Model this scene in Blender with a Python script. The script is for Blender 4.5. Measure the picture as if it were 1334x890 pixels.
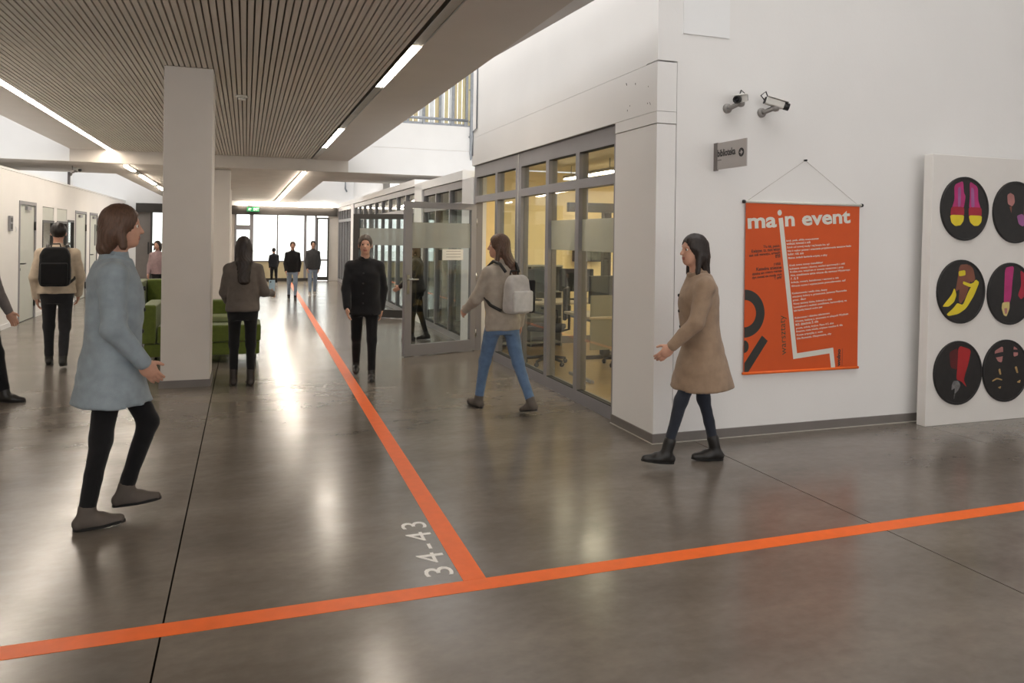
import bpy, bmesh, math, random
import numpy as np
from mathutils import Matrix, Vector, Euler

# ---------------------------------------------------------------- clear
for o in list(bpy.data.objects):
    bpy.data.objects.remove(o, do_unlink=True)
scene = bpy.context.scene
COL = scene.collection
R = math.radians

# ---------------------------------------------------------------- camera
CAM_H = 1.6
cam_d = bpy.data.cameras.new('camera')
cam = bpy.data.objects.new('camera', cam_d)
COL.objects.link(cam)
cam_d.sensor_width = 36.0
cam_d.lens = 36.0 * 990.0 / 1334.0
cam_d.shift_y = -(445.0 - 309.8) / 1334.0
cam_d.clip_end = 300
cam.matrix_world = (Matrix.Translation((0, 0, CAM_H)) @ Matrix.Rotation(R(-19.3), 4, 'Z')
                    @ Matrix.Rotation(R(90), 4, 'X') @ Matrix.Rotation(0.0135, 4, 'Z'))
scene.camera = cam

# ---------------------------------------------------------------- world / exposure
world = bpy.data.worlds.new('World')
scene.world = world
world.use_nodes = True
bg = world.node_tree.nodes['Background']
bg.inputs['Color'].default_value = (1.0, 0.985, 0.965, 1)
bg.inputs['Strength'].default_value = 2.4
vs = scene.view_settings
vs.view_transform = 'Standard'
vs.look = 'None'
vs.gamma = 1.0
vs.use_curve_mapping = False
vs.exposure = 0.22
LAMP = 42.0       # strength of the ceiling light strips


# ---------------------------------------------------------------- materials
def srgb(r, g, b):
    def f(v):
        v /= 255.0
        return v / 12.92 if v <= 0.04045 else ((v + 0.055) / 1.055) ** 2.4
    return (f(r), f(g), f(b))


MATS = {}


def mat(name, col, rough=0.6, metal=0.0, var=0.06, scale=6.0, bump=0.0, bscale=60.0, spec=0.5,
        emit=None, estr=0.0, stretch=None, sheen=0.0):
    if name in MATS:
        return MATS[name]
    m = bpy.data.materials.new(name)
    m.use_nodes = True
    nt = m.node_tree
    b = nt.nodes['Principled BSDF']
    b.inputs['Roughness'].default_value = rough
    b.inputs['Metallic'].default_value = metal
    b.inputs['Specular IOR Level'].default_value = spec
    if sheen:
        b.inputs['Sheen Weight'].default_value = sheen
    tc = nt.nodes.new('ShaderNodeTexCoord')
    mp = nt.nodes.new('ShaderNodeMapping')
    nt.links.new(tc.outputs['Object'], mp.inputs['Vector'])
    if stretch:
        mp.inputs['Scale'].default_value = stretch
    n = nt.nodes.new('ShaderNodeTexNoise')
    n.inputs['Scale'].default_value = scale
    n.inputs['Detail'].default_value = 4
    nt.links.new(mp.outputs['Vector'], n.inputs['Vector'])
    r = nt.nodes.new('ShaderNodeValToRGB')
    r.color_ramp.elements[0].position = 0.3
    r.color_ramp.elements[1].position = 0.7
    r.color_ramp.elements[0].color = (*[max(0, c * (1 - var)) for c in col], 1)
    r.color_ramp.elements[1].color = (*[min(1, c * (1 + var)) for c in col], 1)
    nt.links.new(n.outputs['Fac'], r.inputs['Fac'])
    nt.links.new(r.outputs['Color'], b.inputs['Base Color'])
    if bump:
        n2 = nt.nodes.new('ShaderNodeTexNoise')
        n2.inputs['Scale'].default_value = bscale
        n2.inputs['Detail'].default_value = 3
        nt.links.new(mp.outputs['Vector'], n2.inputs['Vector'])
        bp = nt.nodes.new('ShaderNodeBump')
        bp.inputs['Strength'].default_value = bump
        bp.inputs['Distance'].default_value = 0.01
        nt.links.new(n2.outputs['Fac'], bp.inputs['Height'])
        nt.links.new(bp.outputs['Normal'], b.inputs['Normal'])
    if emit:
        b.inputs['Emission Color'].default_value = (*emit, 1)
        b.inputs['Emission Strength'].default_value = estr
    MATS[name] = m
    return m


def glass_mat(name, tint=(0.93, 0.96, 0.95), frost=0.0, fcol=(0.5, 0.5, 0.46)):
    """thin architectural pane: see-through with a Fresnel sheen; frost adds a diffuse film"""
    m = bpy.data.materials.new(name)
    m.use_nodes = True
    nt = m.node_tree
    nt.nodes.clear()
    out = nt.nodes.new('ShaderNodeOutputMaterial')
    tr = nt.nodes.new('ShaderNodeBsdfTransparent')
    tr.inputs['Color'].default_value = (*tint, 1)
    gl = nt.nodes.new('ShaderNodeBsdfGlossy')
    gl.inputs['Roughness'].default_value = 0.02
    fr = nt.nodes.new('ShaderNodeLayerWeight')      # Schlick reflectance, same on both faces of the pane
    fr.inputs['Blend'].default_value = 0.5
    pw = nt.nodes.new('ShaderNodeMath')
    pw.operation = 'POWER'
    pw.inputs[1].default_value = 5.0
    ml = nt.nodes.new('ShaderNodeMath')
    ml.operation = 'MULTIPLY_ADD'
    ml.inputs[1].default_value = 0.9
    ml.inputs[2].default_value = 0.035
    nt.links.new(fr.outputs['Facing'], pw.inputs[0])
    nt.links.new(pw.outputs[0], ml.inputs[0])
    mx = nt.nodes.new('ShaderNodeMixShader')
    nt.links.new(ml.outputs[0], mx.inputs['Fac'])
    base = tr
    if frost:
        df = nt.nodes.new('ShaderNodeBsdfDiffuse')
        df.inputs['Color'].default_value = (*fcol, 1)
        tl = nt.nodes.new('ShaderNodeBsdfTranslucent')
        tl.inputs['Color'].default_value = (*fcol, 1)
        m2 = nt.nodes.new('ShaderNodeMixShader')
        m2.inputs['Fac'].default_value = 0.5
        nt.links.new(df.outputs[0], m2.inputs[1])
        nt.links.new(tl.outputs[0], m2.inputs[2])
        nz = nt.nodes.new('ShaderNodeTexNoise')
        nz.inputs['Scale'].default_value = 3.0
        mr = nt.nodes.new('ShaderNodeMapRange')
        mr.inputs['To Min'].default_value = frost - 0.04
        mr.inputs['To Max'].default_value = frost + 0.04
        nt.links.new(nz.outputs['Fac'], mr.inputs['Value'])
        m3 = nt.nodes.new('ShaderNodeMixShader')
        nt.links.new(mr.outputs['Result'], m3.inputs['Fac'])
        nt.links.new(tr.outputs[0], m3.inputs[1])
        nt.links.new(m2.outputs[0], m3.inputs[2])
        base = m3
    nt.links.new(base.outputs[0], mx.inputs[1])
    nt.links.new(gl.outputs[0], mx.inputs[2])
    nt.links.new(mx.outputs[0], out.inputs['Surface'])
    MATS[name] = m
    return m


def floor_mat():
    m = bpy.data.materials.new('polished_concrete')
    m.use_nodes = True
    nt = m.node_tree
    b = nt.nodes['Principled BSDF']
    tc = nt.nodes.new('ShaderNodeTexCoord')
    gm = nt.nodes.new('ShaderNodeNewGeometry')

    def noise(s, d, st=(1, 1, 1)):
        mp = nt.nodes.new('ShaderNodeMapping')
        mp.inputs['Scale'].default_value = st
        nt.links.new(gm.outputs['Position'], mp.inputs['Vector'])
        n = nt.nodes.new('ShaderNodeTexNoise')
        n.inputs['Scale'].default_value = s
        n.inputs['Detail'].default_value = d
        n.inputs['Roughness'].default_value = 0.6
        nt.links.new(mp.outputs['Vector'], n.inputs['Vector'])
        return n
    n1 = noise(0.9, 3, (1, 2.2, 1))
    r = nt.nodes.new('ShaderNodeValToRGB')
    r.color_ramp.elements[0].position = 0.15
    r.color_ramp.elements[1].position = 0.85
    r.color_ramp.elements[0].color = (0.100, 0.085, 0.071, 1)
    r.color_ramp.elements[1].color = (0.226, 0.195, 0.165, 1)
    nt.links.new(n1.outputs['Fac'], r.inputs['Fac'])
    n2 = noise(14, 2, (1, 1.5, 1))
    mr2 = nt.nodes.new('ShaderNodeMapRange')
    mr2.inputs['To Min'].default_value = 0.82
    mr2.inputs['To Max'].default_value = 1.18
    nt.links.new(n2.outputs['Fac'], mr2.inputs['Value'])
    vm = nt.nodes.new('ShaderNodeVectorMath')
    vm.operation = 'SCALE'
    nt.links.new(r.outputs['Color'], vm.inputs[0])
    nt.links.new(mr2.outputs['Result'], vm.inputs['Scale'])
    nt.links.new(vm.outputs['Vector'], b.inputs['Base Color'])
    n3 = noise(1.3, 2, (1, 2.0, 1))
    mr = nt.nodes.new('ShaderNodeMapRange')
    mr.inputs['To Min'].default_value = 0.14
    mr.inputs['To Max'].default_value = 0.30
    nt.links.new(n3.outputs['Fac'], mr.inputs['Value'])
    nt.links.new(mr.outputs['Result'], b.inputs['Roughness'])
    b.inputs['Specular IOR Level'].default_value = 0.55
    MATS['floor'] = m
    return m


M_FLOOR = floor_mat()
M_WHITE = mat('white_plaster', (0.80, 0.785, 0.77), 0.85, var=0.02, scale=1.2, bump=0.06, bscale=40)
M_WHITE2 = mat('white_plaster_smooth', (0.82, 0.82, 0.82), 0.8, var=0.015, scale=2)
M_CONC = mat('painted_concrete', (0.66, 0.61, 0.555), 0.8, var=0.05, scale=2.0, bump=0.1, bscale=25)
M_SOFFIT = mat('soffit_plaster', (0.70, 0.66, 0.615), 0.85, var=0.02, scale=2.0)
M_SLAT = mat('ceiling_slat', (0.68, 0.635, 0.58), 0.7, var=0.06, scale=2.5, stretch=(6, 0.3, 6))
M_PLENUM = mat('plenum_black', (0.03, 0.028, 0.026), 0.95)
M_FELT = mat('acoustic_felt', (0.24, 0.215, 0.19), 0.95)
M_COLUMN = mat('column_paint', (0.66, 0.615, 0.57), 0.8, var=0.02, scale=3, bump=0.05, bscale=60)
M_GREY = mat('grey_baseboard', srgb(118, 112, 108), 0.55, var=0.05)
M_FRAME = mat('grey_aluminium', srgb(134, 132, 136), 0.45, metal=0.1, var=0.04, scale=3)
M_DARKFR = mat('anthracite_and_shaded_frame', srgb(62, 60, 58), 0.45, metal=0.3, var=0.05)  # anthracite parts, and the shade on the second open door
M_STEEL = mat('galvanised_steel', srgb(150, 155, 162), 0.45, metal=0.5, var=0.1, scale=12)
M_CHROME = mat('brushed_steel', srgb(190, 190, 188), 0.28, metal=1.0, var=0.05)
M_BLACK = mat('black_plastic', (0.012, 0.012, 0.012), 0.45, var=0.1)
M_RUBBER = mat('dark_gasket', (0.02, 0.02, 0.02), 0.8)
M_GLASS = glass_mat('clear_pane')
M_FROST = glass_mat('frosted_film', frost=0.72)
M_ORANGE = mat('orange_tape', srgb(245, 108, 28), 0.45, var=0.05, scale=14)
M_PRINTW = mat('white_floor_print', srgb(246, 244, 240), 0.5, var=0.02)
M_LAMP = mat('lamp_diffuser', (0.9, 0.9, 0.88), 0.5, emit=(1.0, 0.88, 0.74), estr=LAMP)
M_LAMPOFF = mat('lamp_cover_unlit', srgb(176, 170, 160), 0.35, var=0.05)
M_YELLOW = mat('yellow_wall_paint', srgb(241, 219, 165), 0.85, var=0.03)
M_CREAM = mat('cream_ceiling', srgb(214, 200, 170), 0.9, var=0.03)
M_LIBFLOOR = mat('library_floor', srgb(150, 128, 92), 0.35, var=0.08)
M_DESK = mat('desk_laminate', srgb(176, 164, 142), 0.5, var=0.06, stretch=(1, 8, 1))
M_DESKP = mat('desk_panel_grey', srgb(140, 138, 126), 0.6, var=0.03)
M_SOFA = mat('green_upholstery', srgb(80, 94, 26), 0.9, var=0.12, scale=30, bump=0.25, bscale=220, sheen=0.3)
M_DOOR = mat('pale_grey_door', srgb(196, 198, 190), 0.5, var=0.02)
M_BEIGE = mat('beige_panel', srgb(196, 184, 150), 0.7, var=0.05)
M_DARKPANEL = mat('dark_header', srgb(48, 44, 40), 0.6, var=0.05)
M_POSTER = mat('orange_poster_paper', srgb(208, 82, 24), 0.6, var=0.04, scale=5)
M_INKW = mat('poster_white_ink', srgb(216, 214, 204), 0.6, var=0.02)
M_INKB = mat('poster_black_ink', srgb(46, 46, 42), 0.6, var=0.05)
M_INKG = mat('poster_dark_green_ink', srgb(62, 66, 44), 0.6, var=0.05)
M_PANEL = mat('display_panel_white', srgb(226, 222, 217), 0.7, var=0.015)
M_PHOTO = mat('photo_black', (0.010, 0.009, 0.009), 0.5, var=0.3, scale=20)
M_EXIT = mat('exit_sign_green', srgb(30, 120, 70), 0.5, emit=srgb(40, 150, 90), estr=0.6)
M_EXITW = mat('exit_sign_white', srgb(220, 240, 220), 0.5, emit=srgb(200, 240, 205), estr=0.8)
M_GROUND = mat('pale_paving', srgb(225, 225, 220), 0.9, var=0.05)
M_CARDW = mat('notice_paper', srgb(222, 220, 214), 0.7)

# ---------------------------------------------------------------- object helpers
MW = {}


def link(o, parent=None, M=None):
    COL.objects.link(o)
    if parent is not None:
        o.parent = parent
        MW[o.name] = MW[parent.name]
    else:
        MW[o.name] = M if M is not None else Matrix.Identity(4)
        o.matrix_world = MW[o.name]
    return o


def tag(o, label=None, cat=None, group=None, kind=None):
    if label:
        o['label'] = label
    if cat:
        o['category'] = cat
    if group:
        o['group'] = group
    if kind:
        o['kind'] = kind
    return o


def empty(name, loc=(0, 0, 0), rz=0.0, label=None, cat=None, group=None, kind=None):
    o = bpy.data.objects.new(name, None)
    o.empty_display_size = 0.2
    link(o, None, Matrix.Translation(loc) @ Matrix.Rotation(rz, 4, 'Z'))
    return tag(o, label, cat, group, kind)


def mesh_obj(name, verts, faces, m, parent=None, smooth=False, local=False):
    """verts in world space (local=True: in the parent's space)"""
    v = np.asarray(verts, dtype=np.float64).reshape(-1, 3)
    me = bpy.data.meshes.new(name)
    M = None
    if parent is None:
        c = np.array([(v[:, 0].min() + v[:, 0].max()) / 2, (v[:, 1].min() + v[:, 1].max()) / 2, v[:, 2].min()])
        v = v - c
        M = Matrix.Translation(c.tolist())
    elif not local:
        I = np.array(MW[parent.name].inverted())
        v = v @ I[:3, :3].T + I[:3, 3]
    me.from_pydata(v.tolist(), [], faces if isinstance(faces, list) else faces.tolist())
    for x in (m if isinstance(m, (list, tuple)) else [m]):
        me.materials.append(x)
    if smooth:
        me.polygons.foreach_set('use_smooth', [True] * len(me.polygons))
    me.update()
    o = bpy.data.objects.new(name, me)
    return link(o, parent, M)


BF = [(0, 3, 2, 1), (4, 5, 6, 7), (0, 1, 5, 4), (1, 2, 6, 5), (2, 3, 7, 6), (3, 0, 4, 7)]


def box_vf(x0, x1, y0, y1, z0, z1):
    return [(x0, y0, z0), (x1, y0, z0), (x1, y1, z0), (x0, y1, z0),
            (x0, y0, z1), (x1, y0, z1), (x1, y1, z1), (x0, y1, z1)], list(BF)


def boxes_vf(lst):
    V, F = [], []
    for b in lst:
        v, f = box_vf(*b)
        n = len(V)
        V += v
        F += [tuple(i + n for i in q) for q in f]
    return V, F


def bevel_vf(V, F, r, seg=2):
    bm = bmesh.new()
    vs_ = [bm.verts.new(v) for v in V]
    for f in F:
        bm.faces.new([vs_[i] for i in f])
    bm.normal_update()
    bmesh.ops.bevel(bm, geom=bm.edges[:], offset=r, segments=seg, profile=0.6, affect='EDGES')
    bm.verts.index_update()
    V2 = [tuple(v.co) for v in bm.verts]
    F2 = [tuple(v.index for v in f.verts) for f in bm.faces]
    bm.free()
    return V2, F2


def box(name, x0, x1, y0, y1, z0, z1, m, parent=None, bevel=0.0, local=False, seg=2):
    V, F = box_vf(min(x0, x1), max(x0, x1), min(y0, y1), max(y0, y1), min(z0, z1), max(z0, z1))
    if bevel:
        V, F = bevel_vf(V, F, bevel, seg)
    return mesh_obj(name, V, F, m, parent, False, local)


def struct(o, label=None):
    return tag(o, label, None, None, 'structure')


def prism_vf(pts, axis, a, b):
    """polygon pts (2d) extruded along axis from a to b; pts are the other two axes in order"""
    n = len(pts)

    def mk(p, t):
        return {'x': (t, p[0], p[1]), 'y': (p[0], t, p[1]), 'z': (p[0], p[1], t)}[axis]
    V = [mk(p, a) for p in pts] + [mk(p, b) for p in pts]
    F = [tuple(range(n)), tuple(range(2 * n - 1, n - 1, -1))]
    for i in range(n):
        j = (i + 1) % n
        F.append((i, i + n, j + n, j))
    return V, F


def tube_vf(pts, r, n=10, caps=True):
    pts = [Vector(p) for p in pts]
    rr = r if isinstance(r, (list, tuple)) else [r] * len(pts)
    V, F = [], []
    prev = None
    for i, p in enumerate(pts):
        d = (pts[min(i + 1, len(pts) - 1)] - pts[max(i - 1, 0)]).normalized()
        ref = Vector((0, 0, 1)) if abs(d.z) < 0.9 else Vector((1, 0, 0))
        a = d.cross(ref).normalized()
        if prev is not None and a.dot(prev) < 0:
            a = -a
        prev = a
        b = d.cross(a)
        for k in range(n):
            t = 2 * math.pi * k / n
            V.append(tuple(p + (a * math.cos(t) + b * math.sin(t)) * rr[i]))
    for i in range(len(pts) - 1):
        for k in range(n):
            k2 = (k + 1) % n
            F.append((i * n + k, i * n + k2, (i + 1) * n + k2, (i + 1) * n + k))
    if caps:
        F.append(tuple(range(n - 1, -1, -1)))
        F.append(tuple(range((len(pts) - 1) * n, len(pts) * n)))
    return V, F


def tube(name, pts, r, m, parent=None, n=10, local=False, smooth=True):
    V, F = tube_vf(pts, r, n)
    return mesh_obj(name, V, F, m, parent, smooth, local)


def curve_text(body, size, spacing=1.0, offset=0.0, align='LEFT', line=1.0, extrude=0.0004):
    cu = bpy.data.curves.new('text', 'FONT')
    cu.body = body
    cu.size = size
    cu.space_character = spacing
    cu.space_line = line
    cu.offset = offset
    cu.extrude = extrude
    cu.align_x = align
    cu.resolution_u = 3
    ob = bpy.data.objects.new('text_tmp', cu)
    me = bpy.data.meshes.new_from_object(ob)
    n = len(me.vertices)
    co = np.empty(n * 3)
    me.vertices.foreach_get('co', co)
    V = co.reshape(-1, 3)
    F = [tuple(p.vertices) for p in me.polygons]
    bpy.data.objects.remove(ob)
    bpy.data.curves.remove(cu)
    bpy.data.meshes.remove(me)
    return V, F


def text(name, body, size, origin, xdir, ydir, m, parent=None, width=None, height=None, **k):
    """text in the plane spanned by xdir (reading) and ydir (up)"""
    V, F = curve_text(body, size, **k)
    if width:
        V[:, 0] *= width / (V[:, 0].max() - V[:, 0].min())
    if height:
        V[:, 1] *= height / (V[:, 1].max() - V[:, 1].min())
    x = Vector(xdir).normalized()
    y = Vector(ydir).normalized()
    z = x.cross(y)
    A = np.array([x, y, z])
    W = V @ A + np.array(origin)
    return mesh_obj(name, W, F, m, parent)


def lathe_vf(prof, n=24, axis='z', c=(0, 0, 0)):
    V, F = [], []
    for (r, h) in prof:
        for k in range(n):
            t = 2 * math.pi * k / n
            a, b = r * math.cos(t), r * math.sin(t)
            p = {'z': (a, b, h), 'y': (a, h, b), 'x': (h, a, b)}[axis]
            V.append((p[0] + c[0], p[1] + c[1], p[2] + c[2]))
    for i in range(len(prof) - 1):
        for k in range(n):
            k2 = (k + 1) % n
            F.append((i * n + k, i * n + k2, (i + 1) * n + k2, (i + 1) * n + k))
    F.append(tuple(range(n - 1, -1, -1)))
    F.append(tuple(range((len(prof) - 1) * n, len(prof) * n)))
    return V, F


def copy_tree(o, parent=None):
    c = o.copy()
    COL.objects.link(c)
    c.parent = parent
    for ch in o.children:
        copy_tree(ch, c)
    return c


# ================================================================ THE SHELL
# floor: concrete slabs with saw-cut joints
floor = empty('floor', (0, 0, 0))
struct(floor, 'polished grey brown concrete floor in large slabs')
xs = [-9.0, -0.30, 3.385, 5.64, 12.0]
ys = [-7.0, 3.05 - 4.4, 8.46, 13.4, 18.4, 23.4, 27.6]
g = 0.004
for i in range(len(xs) - 1):
    for j in range(len(ys) - 1):
        gx0 = g if i else 0
        box('floor_slab', xs[i] + gx0, xs[i + 1] - (g if i < len(xs) - 2 else 0), ys[j] + (0.0015 if j else 0),
            ys[j + 1] - 0.0015, -0.12, 0.0, M_FLOOR, floor)
box('sub_base', -9, 12, -7, 27.6, -0.30, -0.125, M_PLENUM, floor)

# poster wall (faces the camera) and the library side wall with its lintel
PW = 5.25
wall_front = empty('wall_front', (3.03, PW, 0))
struct(wall_front, 'tall white plastered wall carrying the poster')
box('wall_face', 3.207, 11.0, PW, PW + 0.18, 0, 3.014, M_WHITE, wall_front)
box('wall_face', 3.03, 11.0, PW, PW + 0.18, 3.014, 7.5, M_WHITE, wall_front)
box('wall_core', 3.06, 3.25, PW + 0.035, PW + 0.17, 0, 3.01, M_PLENUM, wall_front)
box('access_panel', 3.254, 3.685, PW - 0.006, PW + 0.01, 3.24, 4.3, M_WHITE2, wall_front)

wall_right = empty('wall_right', (3.03, PW, 0))
struct(wall_right, 'white wall and lintel over the library front')
WX0, WX1 = 3.03, 3.25
box('jamb', WX0, 3.2, PW, 5.955, 0, 2.512, M_WHITE, wall_right)
# lintel, very slightly proud, with a rough open joint above and below
box('lintel', WX0 - 0.004, 3.2, PW - 0.004, 10.40, 2.612, 3.000, M_WHITE, wall_right)
box('lintel_end', WX0 - 0.004, 3.2, PW - 0.004, 5.955, 2.518, 2.609, M_WHITE, wall_right)
box('upper_wall', WX0, 3.2, PW + 0.18, 10.40, 3.006, 7.5, M_WHITE, wall_right)
box('wall_infill', WX0 + 0.03, 3.26, PW + 0.19, 10.38, 2.615, 7.4, M_PLENUM, wall_right)
box('wall_cover', 3.262, 3.30, PW + 0.19, 10.40, 2.64, 7.5, M_WHITE, wall_right)
# small chips in the lintel plaster
random.seed(4)
for k in range(9):
    yy = PW + random.uniform(0.02, 0.55)
    zz = random.uniform(2.66, 2.97)
    s = random.uniform(0.003, 0.007)
    V, F = prism_vf([(yy - s, zz), (yy, zz - s * 1.7), (yy + s, zz + s * 0.3), (yy + s * 0.2, zz + s * 1.5)], 'x',
                    WX0 - 0.0048, WX0 - 0.003)
    mesh_obj('plaster_chip', V, F, M_PLENUM, wall_right)

bb = empty('baseboard_front', (3.0, PW, 0))
struct(bb, 'grey baseboard along the poster wall and its corner')
V, F = prism_vf([(3.018, 5.235), (11.0, 5.235), (11.0, 5.25), (3.03, 5.25), (3.03, 5.955), (3.018, 5.955)], 'z', 0.0, 0.075)
mesh_obj('skirting', V, F, M_GREY, bb)
V, F = prism_vf([(3.008, 5.225), (11.0, 5.225), (11.0, 5.236), (3.019, 5.236), (3.019, 5.955), (3.008, 5.955)], 'z', 0.0, 0.006)
mesh_obj('sealant', V, F, M_LAMPOFF, bb)

# hall behind and beside the camera (closes the room)
rear = empty('wall_rear', (0, -7.1, 0))
struct(rear, 'glazed rear wall of the hall')
box('parapet', -9, 11.2, -7.2, -7.0, 0, 0.6, M_WHITE, rear)
box('head', -9, 11.2, -7.2, -7.0, 3.9, 7.5, M_WHITE, rear)
for k in range(9):
    box('pier', -9 + k * 2.48, -8.7 + k * 2.48, -7.2, -7.0, 0.6, 3.9, M_WHITE, rear)
east = empty('wall_east', (11.1, 0, 0))
struct(east, 'white side wall of the hall')
box('wall_face', 11.0, 11.2, -7.0, 5.43, 0, 7.5, M_WHITE, east)
hroof = empty('ceiling_4', (3, 5, 7.5))
struct(hroof, 'unseen high white roof with skylight openings shaped to balance the daylight')
box('roof_panel', -9, -5.0, -7.2, 27.6, 7.5, 7.7, M_WHITE, hroof)
box('roof_panel', -5.0, 6.6, -7.2, 0.5, 7.5, 7.7, M_WHITE, hroof)
box('roof_panel', 6.6, 11.2, -7.2, 5.43, 7.5, 7.7, M_WHITE, hroof)
box('roof_panel', -5.0, 6.8, 14.2, 17.4, 7.5, 7.7, M_WHITE, hroof)  # unseen panels placed to hold skylight off the bridge and far voids
box('roof_panel', -5.0, 6.8, 25.2, 27.6, 7.5, 7.7, M_WHITE, hroof)
for k in range(1, 10):
    box('roof_beam', -5.0, 6.6, 0.5 + k * 1.25 - 0.06, 0.5 + k * 1.25 + 0.06, 7.5, 7.68, M_WHITE, hroof)
west = empty('wall_west', (-9.1, 0, 0))
struct(west, 'unseen white outer side wall with window openings added for side light')
box('wall_face', -9.2, -9.0, 4.5, 27.6, 0, 7.5, M_WHITE, west)
box('parapet', -9.2, -9.0, -7.2, 4.5, 0, 0.6, M_WHITE, west)  # openings above are added to send side light onto jamb and library wall
box('head', -9.2, -9.0, -7.2, 4.5, 3.0, 7.5, M_WHITE, west)
for k in range(6):
    box('pier', -9.2, -9.0, -7.0 + k * 2.2, -6.75 + k * 2.2, 0.6, 3.0, M_WHITE, west)

# -------- near ceiling: slatted field, light channels, plain borders
CZ = 3.33
BY = 17.95
ceiling = empty('ceiling', (0, 8, CZ))
struct(ceiling, 'brown slatted ceiling with plain plaster borders')
Y0c = -7.0
SL0, SL1 = -2.655, 1.390
box('plenum', -2.80, 1.52, Y0c, BY, CZ + 0.050, CZ + 0.12, M_FELT, ceiling)
pitch = 0.055
nsl = int((SL1 - SL0) / pitch)
sv, sf = box_vf(-0.0205, 0.0205, -1.0 + 0.0, 17.9 - 0.0, 0.0, 0.035)
sm = bpy.data.meshes.new('slat')
sm.from_pydata(sv, [], sf)
sm.materials.append(M_SLAT)
for k in range(nsl):
    o = bpy.data.objects.new('slat', sm)
    o.location = (SL0 + 0.03 + k * pitch, -8.0, 0.0)
    link(o, ceiling)
box('soffit_border', 1.50, 2.225, Y0c, BY, CZ, CZ + 0.12, M_SOFFIT, ceiling)
box('soffit_border', -3.48, -2.775, Y0c, BY, CZ, CZ + 0.12, M_SOFFIT, ceiling)
box('slab', -3.48, 2.225, Y0c, BY, CZ + 0.12, CZ + 0.32, M_SOFFIT, ceiling)
V, F = prism_vf([(2.225, Y0c), (2.56, Y0c), (2.54, 5.2), (2.225, 9.6)], 'z', CZ + 0.12, CZ + 0.24)
mesh_obj('shade_band_lip', V, F, M_WHITE2, ceiling)  # made-up lip for a soft grey shade band, paler for wall bounce


def strip(name, label, x0, x1, segs, z=CZ):
    """recessed light line: a housing with alternating lit and unlit covers"""
    t = empty(name, ((x0 + x1) / 2, segs[0][0], z), 0, label, 'light', 'recessed ceiling light lines')
    ya, yb = segs[0][0], segs[-1][1]
    V, F = boxes_vf([(x0, x0 + 0.006, ya, yb, z, z + 0.07), (x1 - 0.006, x1, ya, yb, z, z + 0.07),
                     (x0 + 0.006, x1 - 0.006, ya, yb, z + 0.062, z + 0.07)])
    mesh_obj('housing', V, F, M_CHROME, t)
    for a, b, on in segs:
        box('diffuser' if on else 'blank_cover', x0 + 0.0065, x1 - 0.0065, a + 0.01, b - 0.01,
            z + (0.004 if on else 0.010), z + 0.06, M_LAMP if on else M_LAMPOFF, t)
    return t


strip('ceiling_light', 'light line beside the white void, part lit and part dark', 1.395, 1.497,
      [(0.6, 3.0, 1), (3.0, 6.86, 0), (6.86, 8.87, 1), (8.87, 10.89, 0), (10.89, 12.65, 0), (12.65, 15.45, 1), (15.45, 17.93, 0)])
strip('ceiling_light', 'continuously lit light line on the doors side of the slatted ceiling', -2.77, -2.66,
      [(0.6, 3.0, 1), (3.0, 8.0, 0), (8.0, 10.6, 1), (10.6, 13.0, 1), (13.0, 15.5, 1), (15.5, 17.93, 1)])

# -------- bridge across the corridor and the concrete ceiling behind it
bridge = empty('trim_1', (0, BY, 3.07))
struct(bridge, 'white concrete bridge crossing the corridor')
V, F = prism_vf([(BY, 3.07), (21.25, 3.07), (21.25, 4.30), (BY, 4.30)], 'x', -8.99, 6.5)
mesh_obj('bridge_body', V, F, M_CONC, bridge)
box('lit_face_board', 2.225, 6.5, BY - 0.012, BY, 3.70, 4.30, M_WHITE2, bridge)  # white only where the face is lit; beige body holds the slab's shade
box('lit_face_board', 2.225, 6.5, BY - 0.012, BY, 3.072, 3.694, M_WHITE2, bridge)
box('lit_face_board', -8.99, -3.48, BY - 0.012, BY, 3.072, 4.30, M_WHITE2, bridge)

ceiling2 = empty('ceiling_2', (0, 22, 3.0))
struct(ceiling2, 'bare concrete ceiling beyond the bridge')
V = [(-3.0, 21.25, 3.07), (1.86, 21.25, 3.07), (1.65, 27.4, 2.74), (-2.45, 27.4, 2.74),
     (-3.0, 21.25, 3.6), (1.86, 21.25, 3.6), (1.65, 27.4, 3.6), (-2.45, 27.4, 3.6)]
mesh_obj('ceiling_slab', V, list(BF), M_CONC, ceiling2)
# sloping under-lining joining the bridge to the end wall
V = [(-3.05, BY, 3.065), (1.92, BY, 3.065), (1.65, 27.39, 2.735), (-2.45, 27.39, 2.735),
     (-3.05, BY, 3.069), (1.92, BY, 3.069), (1.65, 27.39, 2.739), (-2.45, 27.39, 2.739)]
mesh_obj('ceiling_lining', V, list(BF), M_CONC, ceiling2)


def sloped_lamp(label, pa, pb, w=0.09, lit=((0, 1),)):
    pa, pb = Vector(pa), Vector(pb)
    t = empty('ceiling_light', tuple(pa), 0, label, 'light', 'surface light lines beyond the bridge')
    d = (pb - pa)
    side = Vector((0, 0, 1)).cross(d).normalized() * w / 2
    dn = Vector((0, 0, -0.03))

    def bar(nm, a, b, s, m, up=0.0):
        A, B = pa + d * a, pa + d * b
        o = Vector((0, 0, up))
        V = [tuple(q + o) for q in (A - side * s + dn, A + side * s + dn, B + side * s + dn, B - side * s + dn,
                                    A - side * s, A + side * s, B + side * s, B - side * s)]
        mesh_obj(nm, V, [(0, 1, 2, 3), (7, 6, 5, 4), (0, 4, 5, 1), (1, 5, 6, 2), (2, 6, 7, 3), (3, 7, 4, 0)], m, t)
    bar('housing', 0, 1, 1.15, M_LAMPOFF, 0.012)
    for a, b in lit:
        bar('diffuser', a, b, 1.0, M_LAMP, -0.004)


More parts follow.
